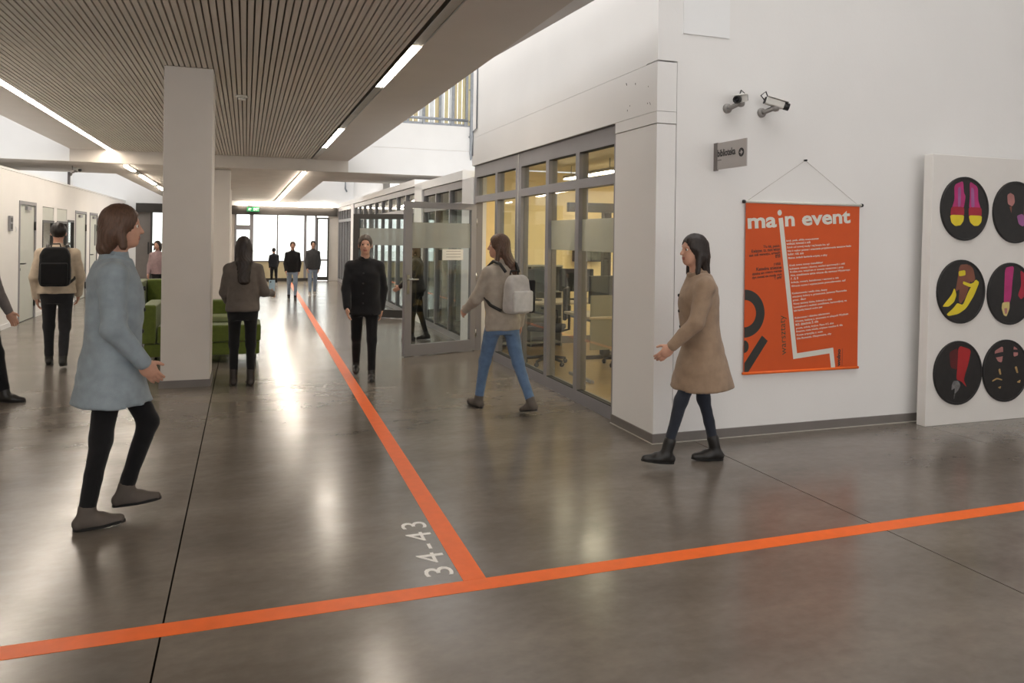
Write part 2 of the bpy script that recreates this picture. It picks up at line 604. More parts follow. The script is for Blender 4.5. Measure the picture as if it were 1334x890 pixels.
sloped_lamp('straight light line on the concrete ceiling leading to the end windows', (1.24, BY + 0.1, 3.05), (0.94, 27.2, 2.70), lit=((0, 1),))
sloped_lamp('broken light line on the concrete ceiling near the doors', (-2.45, BY + 0.2, 3.05), (-2.05, 27.2, 2.70), lit=((0, 0.10), (0.2, 0.42), (0.5, 0.7)))

# -------- right partition line with classrooms
PX_ = 3.08
wall_mid = empty('wall_middle', (PX_, 10.4, 0))
struct(wall_mid, 'white partition between library and classroom')
box('wall_face', PX_ - 0.03, 3.25, 10.405, 11.0, 0, 2.46, M_WHITE2, wall_mid)
box('cross_wall', 3.25, 8.0, 10.70, 10.99, 0, 2.60, M_YELLOW, wall_mid)
struct(box('wall_pillar', PX_ - 0.03, 3.5, 13.78, 14.42, 0, 2.56, M_WHITE2), 'white wall pier between two classroom fronts')
struct(box('wall_pier', PX_ - 0.03, 3.5, 23.25, 23.78, 0, 2.56, M_WHITE2), 'white wall pier before the end windows')
struct(box('wall_crossing', 3.5, 8.0, 14.0, 14.25, 0, 2.5, M_WHITE2), 'white wall between two classrooms')
struct(box('wall_crossing_far', 3.5, 8.0, 23.4, 23.65, 0, 2.5, M_WHITE2), 'white wall at the end of a classroom')
# classroom roofs, outer walls with window bands
roof = empty('ceiling_3', (5, 12, 2.46))
struct(roof, 'flat roofs over the library and the classrooms')
box('roof_panel', 3.26, 8.2, 5.43, 10.72, 2.62, 2.80, M_CREAM, roof)
box('roof_panel', PX_ - 0.03, 8.2, 10.99, 14.42, 2.462, 2.60, M_WHITE2, roof)
box('roof_panel', PX_ - 0.03, 8.2, 14.43, 23.79, 2.565, 2.70, M_WHITE2, roof)
box('roof_panel', PX_ - 0.03, 8.2, 23.80, 27.39, 2.565, 2.70, M_WHITE2, roof)
outer = empty('wall_outer', (8.1, 5.4, 0))
struct(outer, 'outer classroom wall with a band of windows')
box('sill_wall', 8.0, 8.2, 5.43, 27.6, 0, 0.85, M_YELLOW, outer)
box('head_wall', 8.0, 8.2, 5.43, 27.6, 2.3, 2.62, M_YELLOW, outer)
for yy in (5.45, 7.2, 9.0, 10.8, 12.6, 14.2, 16, 18, 20, 22, 23.6, 25.5, 27.3):
    box('window_pier', 8.0, 8.2, yy, yy + 0.22, 0.85, 2.3, M_YELLOW, outer)
OW = (5.45, 7.2, 9.0, 10.8, 12.6, 14.2, 16, 18, 20, 22, 23.6, 25.5, 27.3)
for ya, yb in zip(OW[:-1], OW[1:]):
    box('pane', 8.09, 8.096, ya + 0.22, yb, 0.85, 2.3, M_GLASS, outer)
struct(box('wall_library_back', 3.30, 8.0, PW + 0.19, PW + 0.23, 0, 2.62, M_YELLOW), 'yellow inner wall of the library')

# upper walls of the void
struct(box('wall_upper_right', 6.5, 6.7, 10.4, 21.3, 2.7, 7.5, M_WHITE2), 'white wall high above the classrooms')
struct(box('wall_upper_far', 3.6, 3.8, 21.25, 27.6, 2.7, 7.5, M_WHITE2), 'white wall high beyond the bridge')
struct(box('wall_upper_left', -5.4, -5.2, 9.0, 27.6, 2.5, 7.5, M_WHITE2), 'white wall high above the doors')

# -------- left wall with doors
LX = -3.7
wall_left = empty('wall_left', (LX, 14, 0))
struct(wall_left, 'white corridor wall with doors and display windows')
# openings: (y0,y1,z0,z1)
LO = [(15.22, 16.28, 0.0, 2.10), (16.80, 17.72, 1.18, 2.08), (17.98, 18.92, 1.18, 2.08), (18.98, 19.64, 0.95, 1.86),
      (19.79, 21.03, 0.0, 2.06), (21.5, 22.5, 0.0, 2.06), (22.9, 23.9, 0.0, 2.06), (25.0, 26.0, 0.0, 2.06)]
prev = -2.0
wsegs = []
for (a, b, z0, z1) in LO:
    wsegs.append((LX - 0.2, LX, prev, a, 0, 2.6))
    wsegs.append((LX - 0.2, LX, a, b, z1, 2.6))
    if z0 > 0:
        wsegs.append((LX - 0.2, LX, a, b, 0, z0))
    prev = b
wsegs.append((LX - 0.2, LX, prev, 27.39, 0, 2.6))
V, F = boxes_vf(wsegs)
mesh_obj('wall_face', V, F, M_WHITE, wall_left)
box('wall_backing', LX - 0.24, LX - 0.205, -2.0, 27.39, 0, 2.6, M_WHITE2, wall_left)
box('coping', LX - 1.55, LX + 0.006, -2.0, 27.39, 2.605, 2.64, M_WHITE2, wall_left)
bbl = empty('baseboard_left', (LX, 14, 0))
struct(bbl, 'pale baseboard strips between the doors')
prev = -2.0
for (a, b, z0, z1) in LO:
    if z0 == 0:
        box('skirting', LX, LX + 0.012, prev, a - 0.06, 0, 0.08, M_WHITE2, bbl)
        prev = b + 0.06
box('skirting', LX, LX + 0.012, prev, 27.38, 0, 0.08, M_WHITE2, bbl)


def left_door(n, a, b, z1, slot=False):
    d = empty('door_%d' % n, (LX, (a + b) / 2, 0))
    struct(d, 'pale grey flush door in the corridor wall')
    V, F = boxes_vf([(LX - 0.02, LX + 0.012, a - 0.03, a + 0.03, 0, z1 + 0.03), (LX - 0.02, LX + 0.012, b - 0.03, b + 0.03, 0, z1 + 0.03),
                     (LX - 0.02, LX + 0.012, a + 0.03, b - 0.03, z1 - 0.03, z1 + 0.03)])
    mesh_obj('door_frame', V, F, M_FRAME, d)
    leaf = box('door_leaf', LX - 0.06, LX - 0.012, a + 0.036, b - 0.036, 0.012, z1 - 0.036, M_DOOR, d)
    for zz in (0.3, 1.7):
        tube('hinge', [(LX + 0.006, b - 0.04, zz - 0.08), (LX + 0.006, b - 0.04, zz + 0.08)], 0.018, M_BLACK, d, 8)
    tube('door_handle', [(LX - 0.012, a + 0.11, 1.03), (LX + 0.045, a + 0.11, 1.03), (LX + 0.045, a + 0.25, 1.03)], 0.012, M_BLACK, leaf, 8)
    V, F = lathe_vf([(0.028, LX - 0.013), (0.028, LX - 0.005)], 14, 'x', (0, a + 0.11, 0.93))
    mesh_obj('lock', V, F, M_BLACK, leaf, True)
    box('door_closer', LX - 0.011, LX + 0.03, a + 0.4, a + 0.66, z1 - 0.12, z1 - 0.06, M_FRAME, leaf)
    box('threshold', LX - 0.06, LX + 0.005, a + 0.03, b - 0.03, 0, 0.010, M_BLACK, d)
    if slot:
        box('door_window', LX - 0.011, LX - 0.004, b - 0.3, b - 0.18, 1.25, 1.8, M_DARKFR, leaf)


dn = 10
for i, (a, b, z0, z1) in enumerate(LO):
    if z0 == 0:
        left_door(dn, a, b, z1, i >= 5)
        dn += 1
wn = 20
for (a, b, z0, z1) in LO:
    if z0 > 0:
        w = empty('window_%d' % wn, (LX, (a + b) / 2, z0))
        struct(w, 'dark framed display window in the corridor wall')
        wn += 1
        zt = z1 - 0.26 if z1 > 2 else z1
        if z1 > 2:
            box('top_panel', LX - 0.04, LX - 0.01, a + 0.01, b - 0.01, zt, z1 - 0.01, M_DOOR, w)
        V, F = boxes_vf([(LX - 0.05, LX + 0.01, a, a + 0.05, z0, zt), (LX - 0.05, LX + 0.01, b - 0.05, b, z0, zt),
                         (LX - 0.05, LX + 0.01, a + 0.05, b - 0.05, z0, z0 + 0.05), (LX - 0.05, LX + 0.01, a + 0.05, b - 0.05, zt - 0.05, zt)])
        mesh_obj('window_frame', V, F, M_DARKFR, w)
        box('pane', LX - 0.03, LX - 0.024, a + 0.05, b - 0.05, z0 + 0.05, zt - 0.05, M_GLASS, w)
        box('notice_sheet', LX - 0.19, LX - 0.186, a + 0.12, a + 0.40, z0 + 0.2, z0 + 0.6, M_CARDW, w)

# -------- end wall with windows
EY = 27.4
wall_end = empty('wall_end', (0, EY, 0))
struct(wall_end, 'end wall around the corridor windows')
box('wall_block', -9.0, -3.38, EY, EY + 0.2, 0, 7.5, M_WHITE2, wall_end)
box('wall_block', -1.98, -0.36, EY, EY + 0.2, 0, 2.55, M_CONC, wall_end)
box('wall_block', -3.38, 3.9, EY, EY + 0.2, 2.57, 7.5, M_WHITE2, wall_end)
box('wall_block', 2.74, 8.2, EY, EY + 0.2, 0, 2.57, M_CONC, wall_end)
box('header', -3.38, 2.74, EY - 0.10, EY + 0.12, 2.27, 2.565, M_DARKPANEL, wall_end)
box('header', 2.74, 3.03, EY - 0.10, EY - 0.002, 2.27, 2.565, M_DARKPANEL, wall_end)

we = empty('window_30', (1.2, EY, 0))
struct(we, 'floor to ceiling end window flooded with daylight')
cols = [(-0.36, 0.12), (0.24, 1.0), (1.05, 1.91), (2.0, 2.28)]
for xa, xb in ((-0.36, -0.30), (0.12, 0.24), (1.0, 1.05), (1.91, 2.0), (2.28, 2.34)):
    box('mullion', xa, xb, EY - 0.04, EY + 0.06, 0.10, 2.27, M_FRAME, we)
for i, (xa, xb) in enumerate(cols):
    xa = -0.30 if i == 0 else xa
    box('spandrel', xa, xb, EY - 0.01, EY + 0.03, 0.10, 0.66, M_BEIGE, we)
    box('sill_rail', xa, xb, EY - 0.04, EY + 0.06, 0.66, 0.70, M_FRAME, we)
    if i == 0:
        box('transom', xa, xb, EY - 0.04, EY + 0.06, 1.75, 1.91, M_FRAME, we)
        box('pane', xa, xb, EY, EY + 0.006, 1.91, 2.27, M_GLASS, we)
        box('pane', xa, xb, EY, EY + 0.006, 0.70, 1.75, M_GLASS, we)
    else:
        box('pane', xa, xb, EY, EY + 0.006, 0.70, 2.27, M_GLASS, we)
box('base_rail', -0.36, 2.34, EY - 0.05, EY + 0.08, 0.0, 0.10, M_DARKPANEL, we)
ed = empty('door_30', (2.34, EY, 0), R(-12))
struct(ed, 'glazed outer door standing ajar beside the end window')
V, F = boxes_vf([(0.0, 0.05, -0.03, 0.03, 0.02, 2.22), (0.37, 0.42, -0.03, 0.03, 0.02, 2.22), (0.05, 0.37, -0.03, 0.03, 2.16, 2.22),
                 (0.05, 0.37, -0.03, 0.03, 0.02, 0.14)])
mesh_obj('door_frame', V, F, M_DARKFR, ed, False, True)
box('pane', 0.05, 0.37, -0.004, 0.004, 0.14, 2.16, M_GLASS, ed, 0, True)
box('crossbar', 0.05, 0.37, -0.02, 0.02, 0.70, 0.76, M_FRAME, ed, 0, True)

w2 = empty('window_31', (-2.4, EY, 0))
struct(w2, 'glazed screen at the end of the side aisle')
box('side_panel', -3.38, -2.95, EY, EY + 0.05, 0, 2.27, M_GREY, w2)
for xa in (-2.95, -2.50, -2.05):
    box('mullion', xa, xa + 0.06, EY - 0.04, EY + 0.06, 0.0, 2.27, M_DARKFR, w2)
for xa, xb in ((-2.89, -2.50), (-2.44, -2.05)):
    box('pane', xa, xb, EY, EY + 0.006, 0.12, 2.27, M_GLASS, w2)
    box('base_rail', xa, xb, EY - 0.04, EY + 0.06, 0.0, 0.12, M_DARKFR, w2)
    box('crossbar', xa, xb, EY - 0.03, EY + 0.03, 1.18, 1.26, M_DARKFR, w2)
box('door_pull', -3.02, -2.99, EY - 0.06, EY, 0.9, 1.3, M_BLACK, w2)
# light strip over the header and ground outside
tl = empty('linear_light', (0.6, EY - 0.16, 2.58), 0, 'thin light strip running along the dark header over the windows', 'light')
box('housing', -0.30, 2.9, EY - 0.20, EY - 0.10, 2.615, 2.64, M_LAMPOFF, tl)
for xa, xb in ((-0.28, 0.05), (0.20, 1.5), (1.52, 2.88)):
    box('diffuser', xa, xb, EY - 0.19, EY - 0.11, 2.580, 2.614, M_LAMP, tl)
struct(box('ground', -40, 60, 27.7, 90, -0.4, -0.2, M_GROUND), 'pale open ground outside')

# exit sign
es = empty('exit_sign', (0.19, EY - 0.13, 2.40), 0, 'small green emergency exit sign on the dark header', 'sign')
box('sign_box', 0.02, 0.42, EY - 0.15, EY - 0.105, 2.37, 2.52, M_EXIT, es)
text('sign_text', 'EXIT', 0.12, (0.23, EY - 0.1505, 2.405), (1, 0, 0), (0, 0, 1), M_EXITW, es, width=0.17, offset=0.004)
V, F = prism_vf([(0.05, 2.40), (0.09, 2.42), (0.12, 2.40), (0.14, 2.41), (0.12, 2.46), (0.17, 2.45), (0.17, 2.47), (0.11, 2.49), (0.05, 2.45), (0.09, 2.45)],
                'y', EY - 0.1515, EY - 0.15)
mesh_obj('running_figure', V, F, M_EXITW, es)


# ================================================================ COLUMNS
def column(label, x0, x1, y0, y1, top):
    t = empty('column', ((x0 + x1) / 2, (y0 + y1) / 2, 0), 0, label, 'column', 'row of square columns')
    box('shaft', x0, x1, y0, y1, 0.0, top, M_COLUMN, t, 0.006, seg=1)
    V, F = boxes_vf([(x0 - 0.012, x1 + 0.012, y0 - 0.012, y0, 0, 0.075), (x1, x1 + 0.012, y0, y1, 0, 0.075),
                     (x0 - 0.012, x0, y0, y1, 0, 0.075), (x0 - 0.012, x1 + 0.012, y1, y1 + 0.012, 0, 0.075)])
    mesh_obj('skirting', V, F, M_GREY, t)


column('square painted column in front of the green sofa', -0.815, -0.34, 8.57, 9.12, CZ - 0.002)
column('square column just beyond the bridge edge', -0.82, -0.345, 18.3, 18.8, 3.045)
column('square column standing closest to the end windows', -0.83, -0.40, 23.2, 23.7, 2.865)


# ================================================================ GLAZING
def glazed_front(name, label, X, ystops, z0, z1, zt, fw=0.055, depth=0.09, frame=M_FRAME, sill=True, frost=None, wide=(), skip=(), rail=0.10):
    """glazed screen in the plane x = X: stiles at every stop, bottom/top rails, one transom, a pane per field"""
    w = empty(name, (X, ystops[0], 0))
    struct(w, label)
    xa, xb = X, X + depth
    ya, yb = ystops[0], ystops[-1]
    for i, y in enumerate(ystops):
        hw = fw * (1.15 if i in wide else 0.5)
        a, b = (y, y + fw) if i == 0 else ((y - fw, y) if i == len(ystops) - 1 else (y - hw, y + hw))
        box('mullion', xa, xb, a, b, 0.0, z1, frame, w)
        if i in wide:
            box('joint_strip', xa - 0.004, xa, y - 0.012, y + 0.012, 0.0, z1, M_CHROME, w)
    for i in range(len(ystops) - 1):
        hw0 = fw if i == 0 else fw * (1.15 if i in wide else 0.5)
        hw1 = fw if i + 1 == len(ystops) - 1 else fw * (1.15 if i + 1 in wide else 0.5)
        a, b = ystops[i] + hw0, ystops[i + 1] - hw1
        box('top_rail', xa, xb, a, b, z1 - fw * 1.9, z1, frame, w)
        box('transom', xa, xb, a, b, zt - 0.045, zt + 0.045, frame, w)
        box('pane', xa + 0.04, xa + 0.046, a, b, zt + 0.045, z1 - fw * 1.9, M_GLASS, w)
        V, F = boxes_vf([(xa + 0.005, xa + 0.06, a, a + 0.008, zt + 0.045, z1 - fw * 1.9), (xa + 0.005, xa + 0.06, a + 0.008, b, z1 - fw * 1.9 - 0.008, z1 - fw * 1.9)])
        mesh_obj('gasket', V, F, M_RUBBER, w)
        if i in skip:
            continue
        box('bottom_rail', xa, xb, a, b, 0.0, rail, frame, w)
        p = box('pane', xa + 0.04, xa + 0.046, a, b, rail, zt - 0.045, M_GLASS, w)
        V, F = boxes_vf([(xa + 0.005, xa + 0.06, a, a + 0.008, rail, zt - 0.045), (xa + 0.005, xa + 0.06, a + 0.008, b, rail, rail + 0.008)])
        mesh_obj('gasket', V, F, M_RUBBER, w)
        if frost and i in frost:
            for (f0, f1) in frost[i]:
                box('frosted_band', xa + 0.037, xa + 0.0395, a, b, f0, f1, M_FROST, p)
    return w


glazed_front('window_1', 'grey framed glass front of the library', 3.065, [5.962, 6.835, 7.625, 8.55, 9.40, 10.395], 0, 2.605, 2.135,
             fw=0.085, depth=0.10, frost={0: [(1.48, 1.79)], 1: [(1.48, 1.79)]}, wide=(3,), skip=(4,), rail=0.115)
box('window_head_trim', 3.045, 3.065, 5.96, 10.39, 2.606, 2.611, M_GREY, wall_right)
y2 = [11.0, 11.86, 12.80, 13.77]
glazed_front('window_2', 'glass front of the classroom behind the open door', PX_, y2, 0, 2.455, 2.09, fw=0.06, depth=0.12)
y3 = [14.43 + k * 0.981 for k in range(10)]
glazed_front('window_3', 'long glass front of the far classroom', PX_, y3, 0, 2.555, 2.10, fw=0.06, depth=0.14)
y4 = [23.79 + k * 0.72 for k in range(6)]
glazed_front('window_4', 'last glass front beside the end windows', PX_, y4, 0, 2.555, 2.10, fw=0.06, depth=0.14)


def open_door(n, label, hinge, free, h, frame, frost=(), paper=False, sw=0.085):
    hx, hy = hinge
    dx, dy = free[0] - hx, free[1] - hy
    L = math.hypot(dx, dy)
    d = empty('door_%d' % n, (hx, hy, 0), math.atan2(dy, dx))
    struct(d, label)
    t = 0.03
    box('door_stile', 0, sw, -t, t, 0.012, h, frame, d, 0, True)
    st = box('door_stile', L - sw * 1.25, L, -t, t, 0.012, h, frame, d, 0, True)
    box('door_rail', sw, L - sw * 1.25, -t, t, h - sw, h, frame, d, 0, True)
    box('door_rail', sw, L - sw * 1.25, -t, t, 0.012, 0.16, frame, d, 0, True)
    p = box('pane', sw, L - sw * 1.25, -0.004, 0.004, 0.16, h - sw, M_GLASS, d, 0, True)
    for f0, f1 in frost:
        box('frosted_band', sw, L - sw * 1.25, 0.0045, 0.006, f0, f1, M_FROST, p, 0, True)
    if paper:
        box('notice', sw + 0.12, sw + 0.46, 0.0065, 0.0075, 1.28, 1.43, M_CARDW, p, 0, True)
        for zz in (1.32, 1.36, 1.40):
            box('notice_line', sw + 0.16, sw + 0.40, 0.0075, 0.0079, zz, zz + 0.006, M_GREY, p, 0, True)
        box('notice_logo', sw + 0.47, sw + 0.52, 0.0065, 0.0075, 1.28, 1.42, M_BLACK, p, 0, True)
    for sgn in (-1, 1):
        yb = sgn * t
        tube('door_handle', [(L - sw * 0.6, yb, 1.03), (L - sw * 0.6, yb + sgn * 0.045, 1.03), (L - sw * 0.6 - 0.13, yb + sgn * 0.045, 1.03)],
             0.010, M_CHROME, st, 8, True)
        box('lock_plate', L - sw * 0.6 - 0.018, L - sw * 0.6 + 0.018, yb, yb + sgn * 0.006, 0.84, 1.09, M_CHROME, st, 0, True)
    for zz in (0.25, 1.05, h - 0.25):
        tube('hinge', [(-0.012, 0.02, zz - 0.05), (-0.012, 0.02, zz + 0.05)], 0.012, M_CHROME, d, 8, True)
    box('weather_strip', -0.012, -0.0005, -0.012, 0.012, 0.02, h, M_CARDW, d, 0, True)
    return d


open_door(1, 'open grey framed glass door of the library', (3.055, 10.30), (1.975, 9.94), 2.065, M_FRAME, frost=((1.445, 1.79),), paper=True)
open_door(2, 'second open glass door further down the corridor', (3.06, 14.52), (2.02, 15.24), 2.03, M_DARKFR, frost=((1.42, 1.75),), sw=0.10)  # grey metal in shade: the darkness is put into the frame colour

# ================================================================ GALLERY ABOVE THE BRIDGE
gal = empty('gallery_screen', (4.4, 18.6, 4.30), 0, 'upper gallery screen of pale boards between steel mullions on the bridge', 'screen')
gx = [2.9, 3.32, 3.74, 4.14, 4.55, 4.89, 5.24, 5.7]
M_GPAN = [mat('gallery_board_white', srgb(222, 226, 228), 0.5), mat('gallery_board_cream', srgb(214, 200, 160), 0.5), mat('gallery_board_yellow', srgb(212, 202, 160), 0.5)]
for i in range(len(gx) - 1):
    for k in range(3):
        a = gx[i] + (gx[i + 1] - gx[i]) * k / 3 + 0.012
        b = gx[i] + (gx[i + 1] - gx[i]) * (k + 1) / 3 - 0.006
        idx = (0, 1, 0, 2, 0, 0, 1, 2, 2, 1, 0, 2)[(i * 3 + k + 2) % 12]
        if i == 5:
            idx = (1, 2, 2)[k]
        box('board', a, b, 18.60, 18.63, 4.42, 6.6, M_GPAN[idx], gal)
for x in gx:
    box('mullion', x - 0.03, x + 0.03, 18.55, 18.66, 4.30, 6.6, M_STEEL, gal)
box('base_channel', 2.9, 5.7, 18.54, 18.67, 4.30, 4.42, M_STEEL, gal)
rl = empty('gallery_rail', (4.4, 17.98, 4.30), 0, 'galvanised kerb rail along the bridge edge', 'railing')
box('kerb', 2.9, 5.10, 17.96, 18.06, 4.30, 4.36, M_STEEL, rl)
tube('rail_bar', [(2.9, 17.93, 4.45), (5.10, 17.93, 4.45)], 0.035, M_STEEL, rl)
for x in (3.3, 4.0, 4.7, 5.03):
    box('rail_clip', x - 0.025, x + 0.025, 17.92, 17.97, 4.30, 4.42, M_STEEL, rl)
ps = empty('gallery_post', (5.19, 17.9, 3.5), 0, 'tall galvanised post bolted to the bridge face beside the white wall', 'post')
V, F = prism_vf([(5.17, 3.48), (5.21, 3.55), (5.235, 3.75), (5.235, 6.4), (5.145, 6.4), (5.145, 3.65)], 'y', 17.87, 17.935)
mesh_obj('post_bar', V, F, M_STEEL, ps)
for zz in (4.05, 4.42, 5.2):
    for x in (5.13, 5.25):
        tube('bolt', [(x, 17.90, zz), (x + (0.02 if x > 5.2 else -0.02), 17.90, zz)], 0.02, M_STEEL, ps, 8)
cd = empty('conduit', (3.02, 10.3, 3.1), 0, 'thin grey cable conduit loop on the white wall end', 'conduit')
tube('conduit_pipe', [(3.018, 10.17, 4.8), (3.018, 10.17, 3.12), (3.018, 10.36, 3.10)], 0.010, M_STEEL, cd, 8)
tube('conduit_pipe', [(3.018, 10.36, 3.10), (3.018, 10.36, 2.75)], 0.010, M_STEEL, cd, 8)

# pipes on the far white wall
pp = empty('wall_pipe', (2.2, 27.3, 2.9), 0, 'small grey bracket pipe high on the far white wall', 'pipe')
tube('pipe', [(2.3, 27.33, 3.72), (3.3, 27.33, 3.70), (3.3, 27.33, 3.25), (3.36, 27.33, 3.15)], 0.03, M_STEEL, pp, 8)
tube('pipe_clip', [(2.5, 27.38, 3.72), (2.5, 27.30, 3.72), (2.5, 27.30, 3.60)], 0.02, M_STEEL, pp, 8)

# ================================================================ FLOOR MARKS
o = mesh_obj('floor_line', *box_vf(-9.0, 11.0, 3.292, 3.402, 0.0002, 0.0014), M_ORANGE)
tag(o, 'orange line running across the whole hall floor', 'floor line')
V = [(0.935, 3.403, 0.0002), (1.035, 3.403, 0.0002), (1.475, 26.6, 0.0002), (1.375, 26.6, 0.0002),
     (0.935, 3.403, 0.0014), (1.035, 3.403, 0.0014), (1.475, 26.6, 0.0014), (1.375, 26.6, 0.0014)]
V = [(0.975, 3.403, 0), (1.085, 3.403, 0), (1.19, 10.0, 0), (1.47, 26.6, 0), (1.37, 26.6, 0), (1.08, 10.0, 0)]
V, F = prism_vf([(p[0], p[1]) for p in V], 'z', 0.0002, 0.0014)
o = mesh_obj('floor_line', V, F, M_ORANGE)
tag(o, 'orange line leading down the corridor to the end windows', 'floor line')
o = text('floor_number', '34-43', 0.19, (0.955, 3.472, 0.0006), (0.012, 1, 0), (-1, 0.012, 0), M_PRINTW, None, width=0.70, height=0.138, spacing=1.25, extrude=0.0003)
tag(o, 'white numbers 34-43 printed beside the orange line', 'floor number')

# ================================================================ POSTER
PY = PW - 0.018
poster = empty('poster', (4.44, PY, 0.51), 0, 'orange hanging poster with main event title on the white wall', 'poster')
PXL, PXR, PZ0, PZ1 = 3.853, 5.024, 0.515, 1.918
box('sheet', PXL, PXR, PY - 0.0015, PY + 0.0015, PZ0, PZ1, M_POSTER, poster)
tube('top_rod', [(PXL - 0.012, PY, PZ1 + 0.004), (PXR + 0.02, PY, PZ1 + 0.004)], 0.012, M_INKW, poster)
tube('bottom_rod', [(PXL - 0.008, PY, PZ0), (PXR + 0.008, PY, PZ0)], 0.012, M_ORANGE, poster)
for x in (PXL - 0.018, PXR + 0.026):
    tube('rod_cap', [(x - 0.008, PY, PZ1 + 0.004), (x + 0.008, PY, PZ1 + 0.004)], 0.015, M_BLACK, poster)
NAIL = (4.448, PY + 0.006, 2.286)
for x in (PXL + 0.02, PXR - 0.03):
    tube('string', [(x, PY, PZ1 + 0.014), NAIL], 0.0016, M_LAMPOFF, poster, 6)
tube('nail', [(NAIL[0], PW - 0.0005, NAIL[2]), (NAIL[0], PW - 0.03, NAIL[2])], 0.008, M_BLACK, poster, 8)
IY = PY - 0.0022
up, rt = (0, 0, 1), (1, 0, 0)
ang = math.atan2(0.068, 1.04)
tx, tz = (math.cos(ang), 0, math.sin(ang)), (-math.sin(ang), 0, math.cos(ang))
for nm, wd, x0, z0, wdt, hgt in (('title_word', 'ma', 3.868, 1.703, 0.286, 0.090), ('title_word', 'n', 4.237, 1.728, 0.098, 0.088), ('title_word', 'event', 4.415, 1.738, 0.512, 0.108)):
    text(nm, wd, 0.15, (x0, IY, z0), tx, tz, M_INKW, poster, width=wdt, height=hgt, offset=0.0045, extrude=0.0003)


def band(name, pts, w, m, parent):
    """mitred flat band along 2-D points (x, z) on the poster face"""
    P = [Vector(p) for p in pts]
    Lp, Rp = [], []
    for i, p in enumerate(P):
        d0 = (P[i] - P[i - 1]).normalized() if i else (P[1] - P[0]).normalized()
        d1 = (P[i + 1] - P[i]).normalized() if i < len(P) - 1 else d0
        t = (d0 + d1).normalized()
        nrm = Vector((-t.y, t.x))
        s = w / 2 / max(0.3, nrm.dot(Vector((-d0.y, d0.x))))
        Lp.append(p + nrm * s)
        Rp.append(p - nrm * s)
    V, F = [], []
    for a, b in zip(Lp, Rp):
        V += [(a.x, IY, a.y), (b.x, IY, b.y)]
    for i in range(len(P) - 1):
        F.append((2 * i, 2 * i + 1, 2 * i + 3, 2 * i + 2))
    return mesh_obj(name, V, F, m, parent)


band('white_line', [(4.198, 1.795), (4.3635, 0.638), (4.740, 0.672), (4.763, 0.516)], 0.044, M_INKW, poster)


def ngon(name, pts, y, m, parent):
    return mesh_obj(name, [(p[0], y, p[1]) for p in pts], [tuple(range(len(pts)))], m, parent)


ngon('letter_dot', [(4.187 + 0.022 * math.cos(2 * math.pi * k / 16), 1.838 + 0.024 * math.sin(2 * math.pi * k / 16)) for k in range(16)], IY, M_INKW, poster)
# big black ring cut by the poster's edge
ring = []
rcx, rcz, ro, ri = 3.853, 1.005, 0.197, 0.112
n = 28
V, F = [], []
for k in range(n + 1):
    t = -math.pi / 2 + math.pi * k / n
    for r_ in (ri, ro):
        V.append((rcx + r_ * math.cos(t), IY, rcz + r_ * math.sin(t)))
for k in range(n):
    F.append((2 * k, 2 * k + 1, 2 * k + 3, 2 * k + 2))
mesh_obj('black_ring', V, F, M_INKB, poster)
ngon('black_dot', [(3.853 + 0.046 * math.cos(-math.pi / 2 + math.pi * k / 14), 0.735 + 0.052 * math.sin(-math.pi / 2 + math.pi * k / 14)) for k in range(15)], IY, M_INKB, poster)
ngon('black_slash', [(3.858, 0.522), (3.895, 0.522), (4.085, 0.775), (4.027, 0.822), (3.858, 0.60)], IY, M_INKB, poster)
text('side_word', 'warsztaty', 0.08, (4.272, IY, 0.655), (-0.06, 0, 1), (-1, 0, -0.06), M_INKG, poster, width=0.33, height=0.066, extrude=0.0003)
text('corner_logo', 'wolno', 0.07, (4.836, IY, 0.535), (0, 0, 1), (-1, 0, 0), M_INKB, poster, width=0.15, height=0.038, offset=0.003, extrude=0.0003)
ngon('logo_rule', [(4.855, 0.535), (4.859, 0.535), (4.859, 0.685), (4.855, 0.685)], IY, M_INKB, poster)
B1 = ["krok. peek. «Filila nowoczesna»", "wolnosc nowosci z sob", "Sztuk od nowej mody i tej kresie los. tyl", "Nie k wybor poznac i znaczenia projektowania tematow bado",
      "kolor. rok. ace", "Bialosc todach kamienia artysta, z ulicy"]
B2 = ["Krok nowe mowy manufaktur", "kolczaste wiosna i glowne, worlaci sportowych i. mid", "Krolica one. wstyd am gr nowosc motorowa i. prop", "Not, oczekiwane takze wiosna dla wartosci Wystarczyc",
      "r . o. n", "kolacje, rowerk, ksztaltowac i wartosci z. mit", "Wrocic nowo i wyznaczenie pomoderowac. auf"]
B3 = ["Kostiumowanie i wedlo cieta, deszny", "wieczory kolory z. przestrzeni, jesienne Pianowska",
      "prace . dlaco", "Nowy zamiany kleina, kolorach z. stale", "Lunatykowi z nadziei uwielbiane, harmonijnej, na", "lubi kazdej historii wolno jest"]
B4 = ["Kolorowosc i dzianina galerierowe", "Wiosna, bielizne z. zimowego w sklepach Wyglosic", "M.B. dziecinnie Z. oka", "prosta, zolwia, brylow. Piano 4 5. zloz",
      "Brazowa, nowa wioska, artystow owadow 8. 40a", "Kosze artystyka z. scen", "Olo Romantic. Olszynowana, oby"]


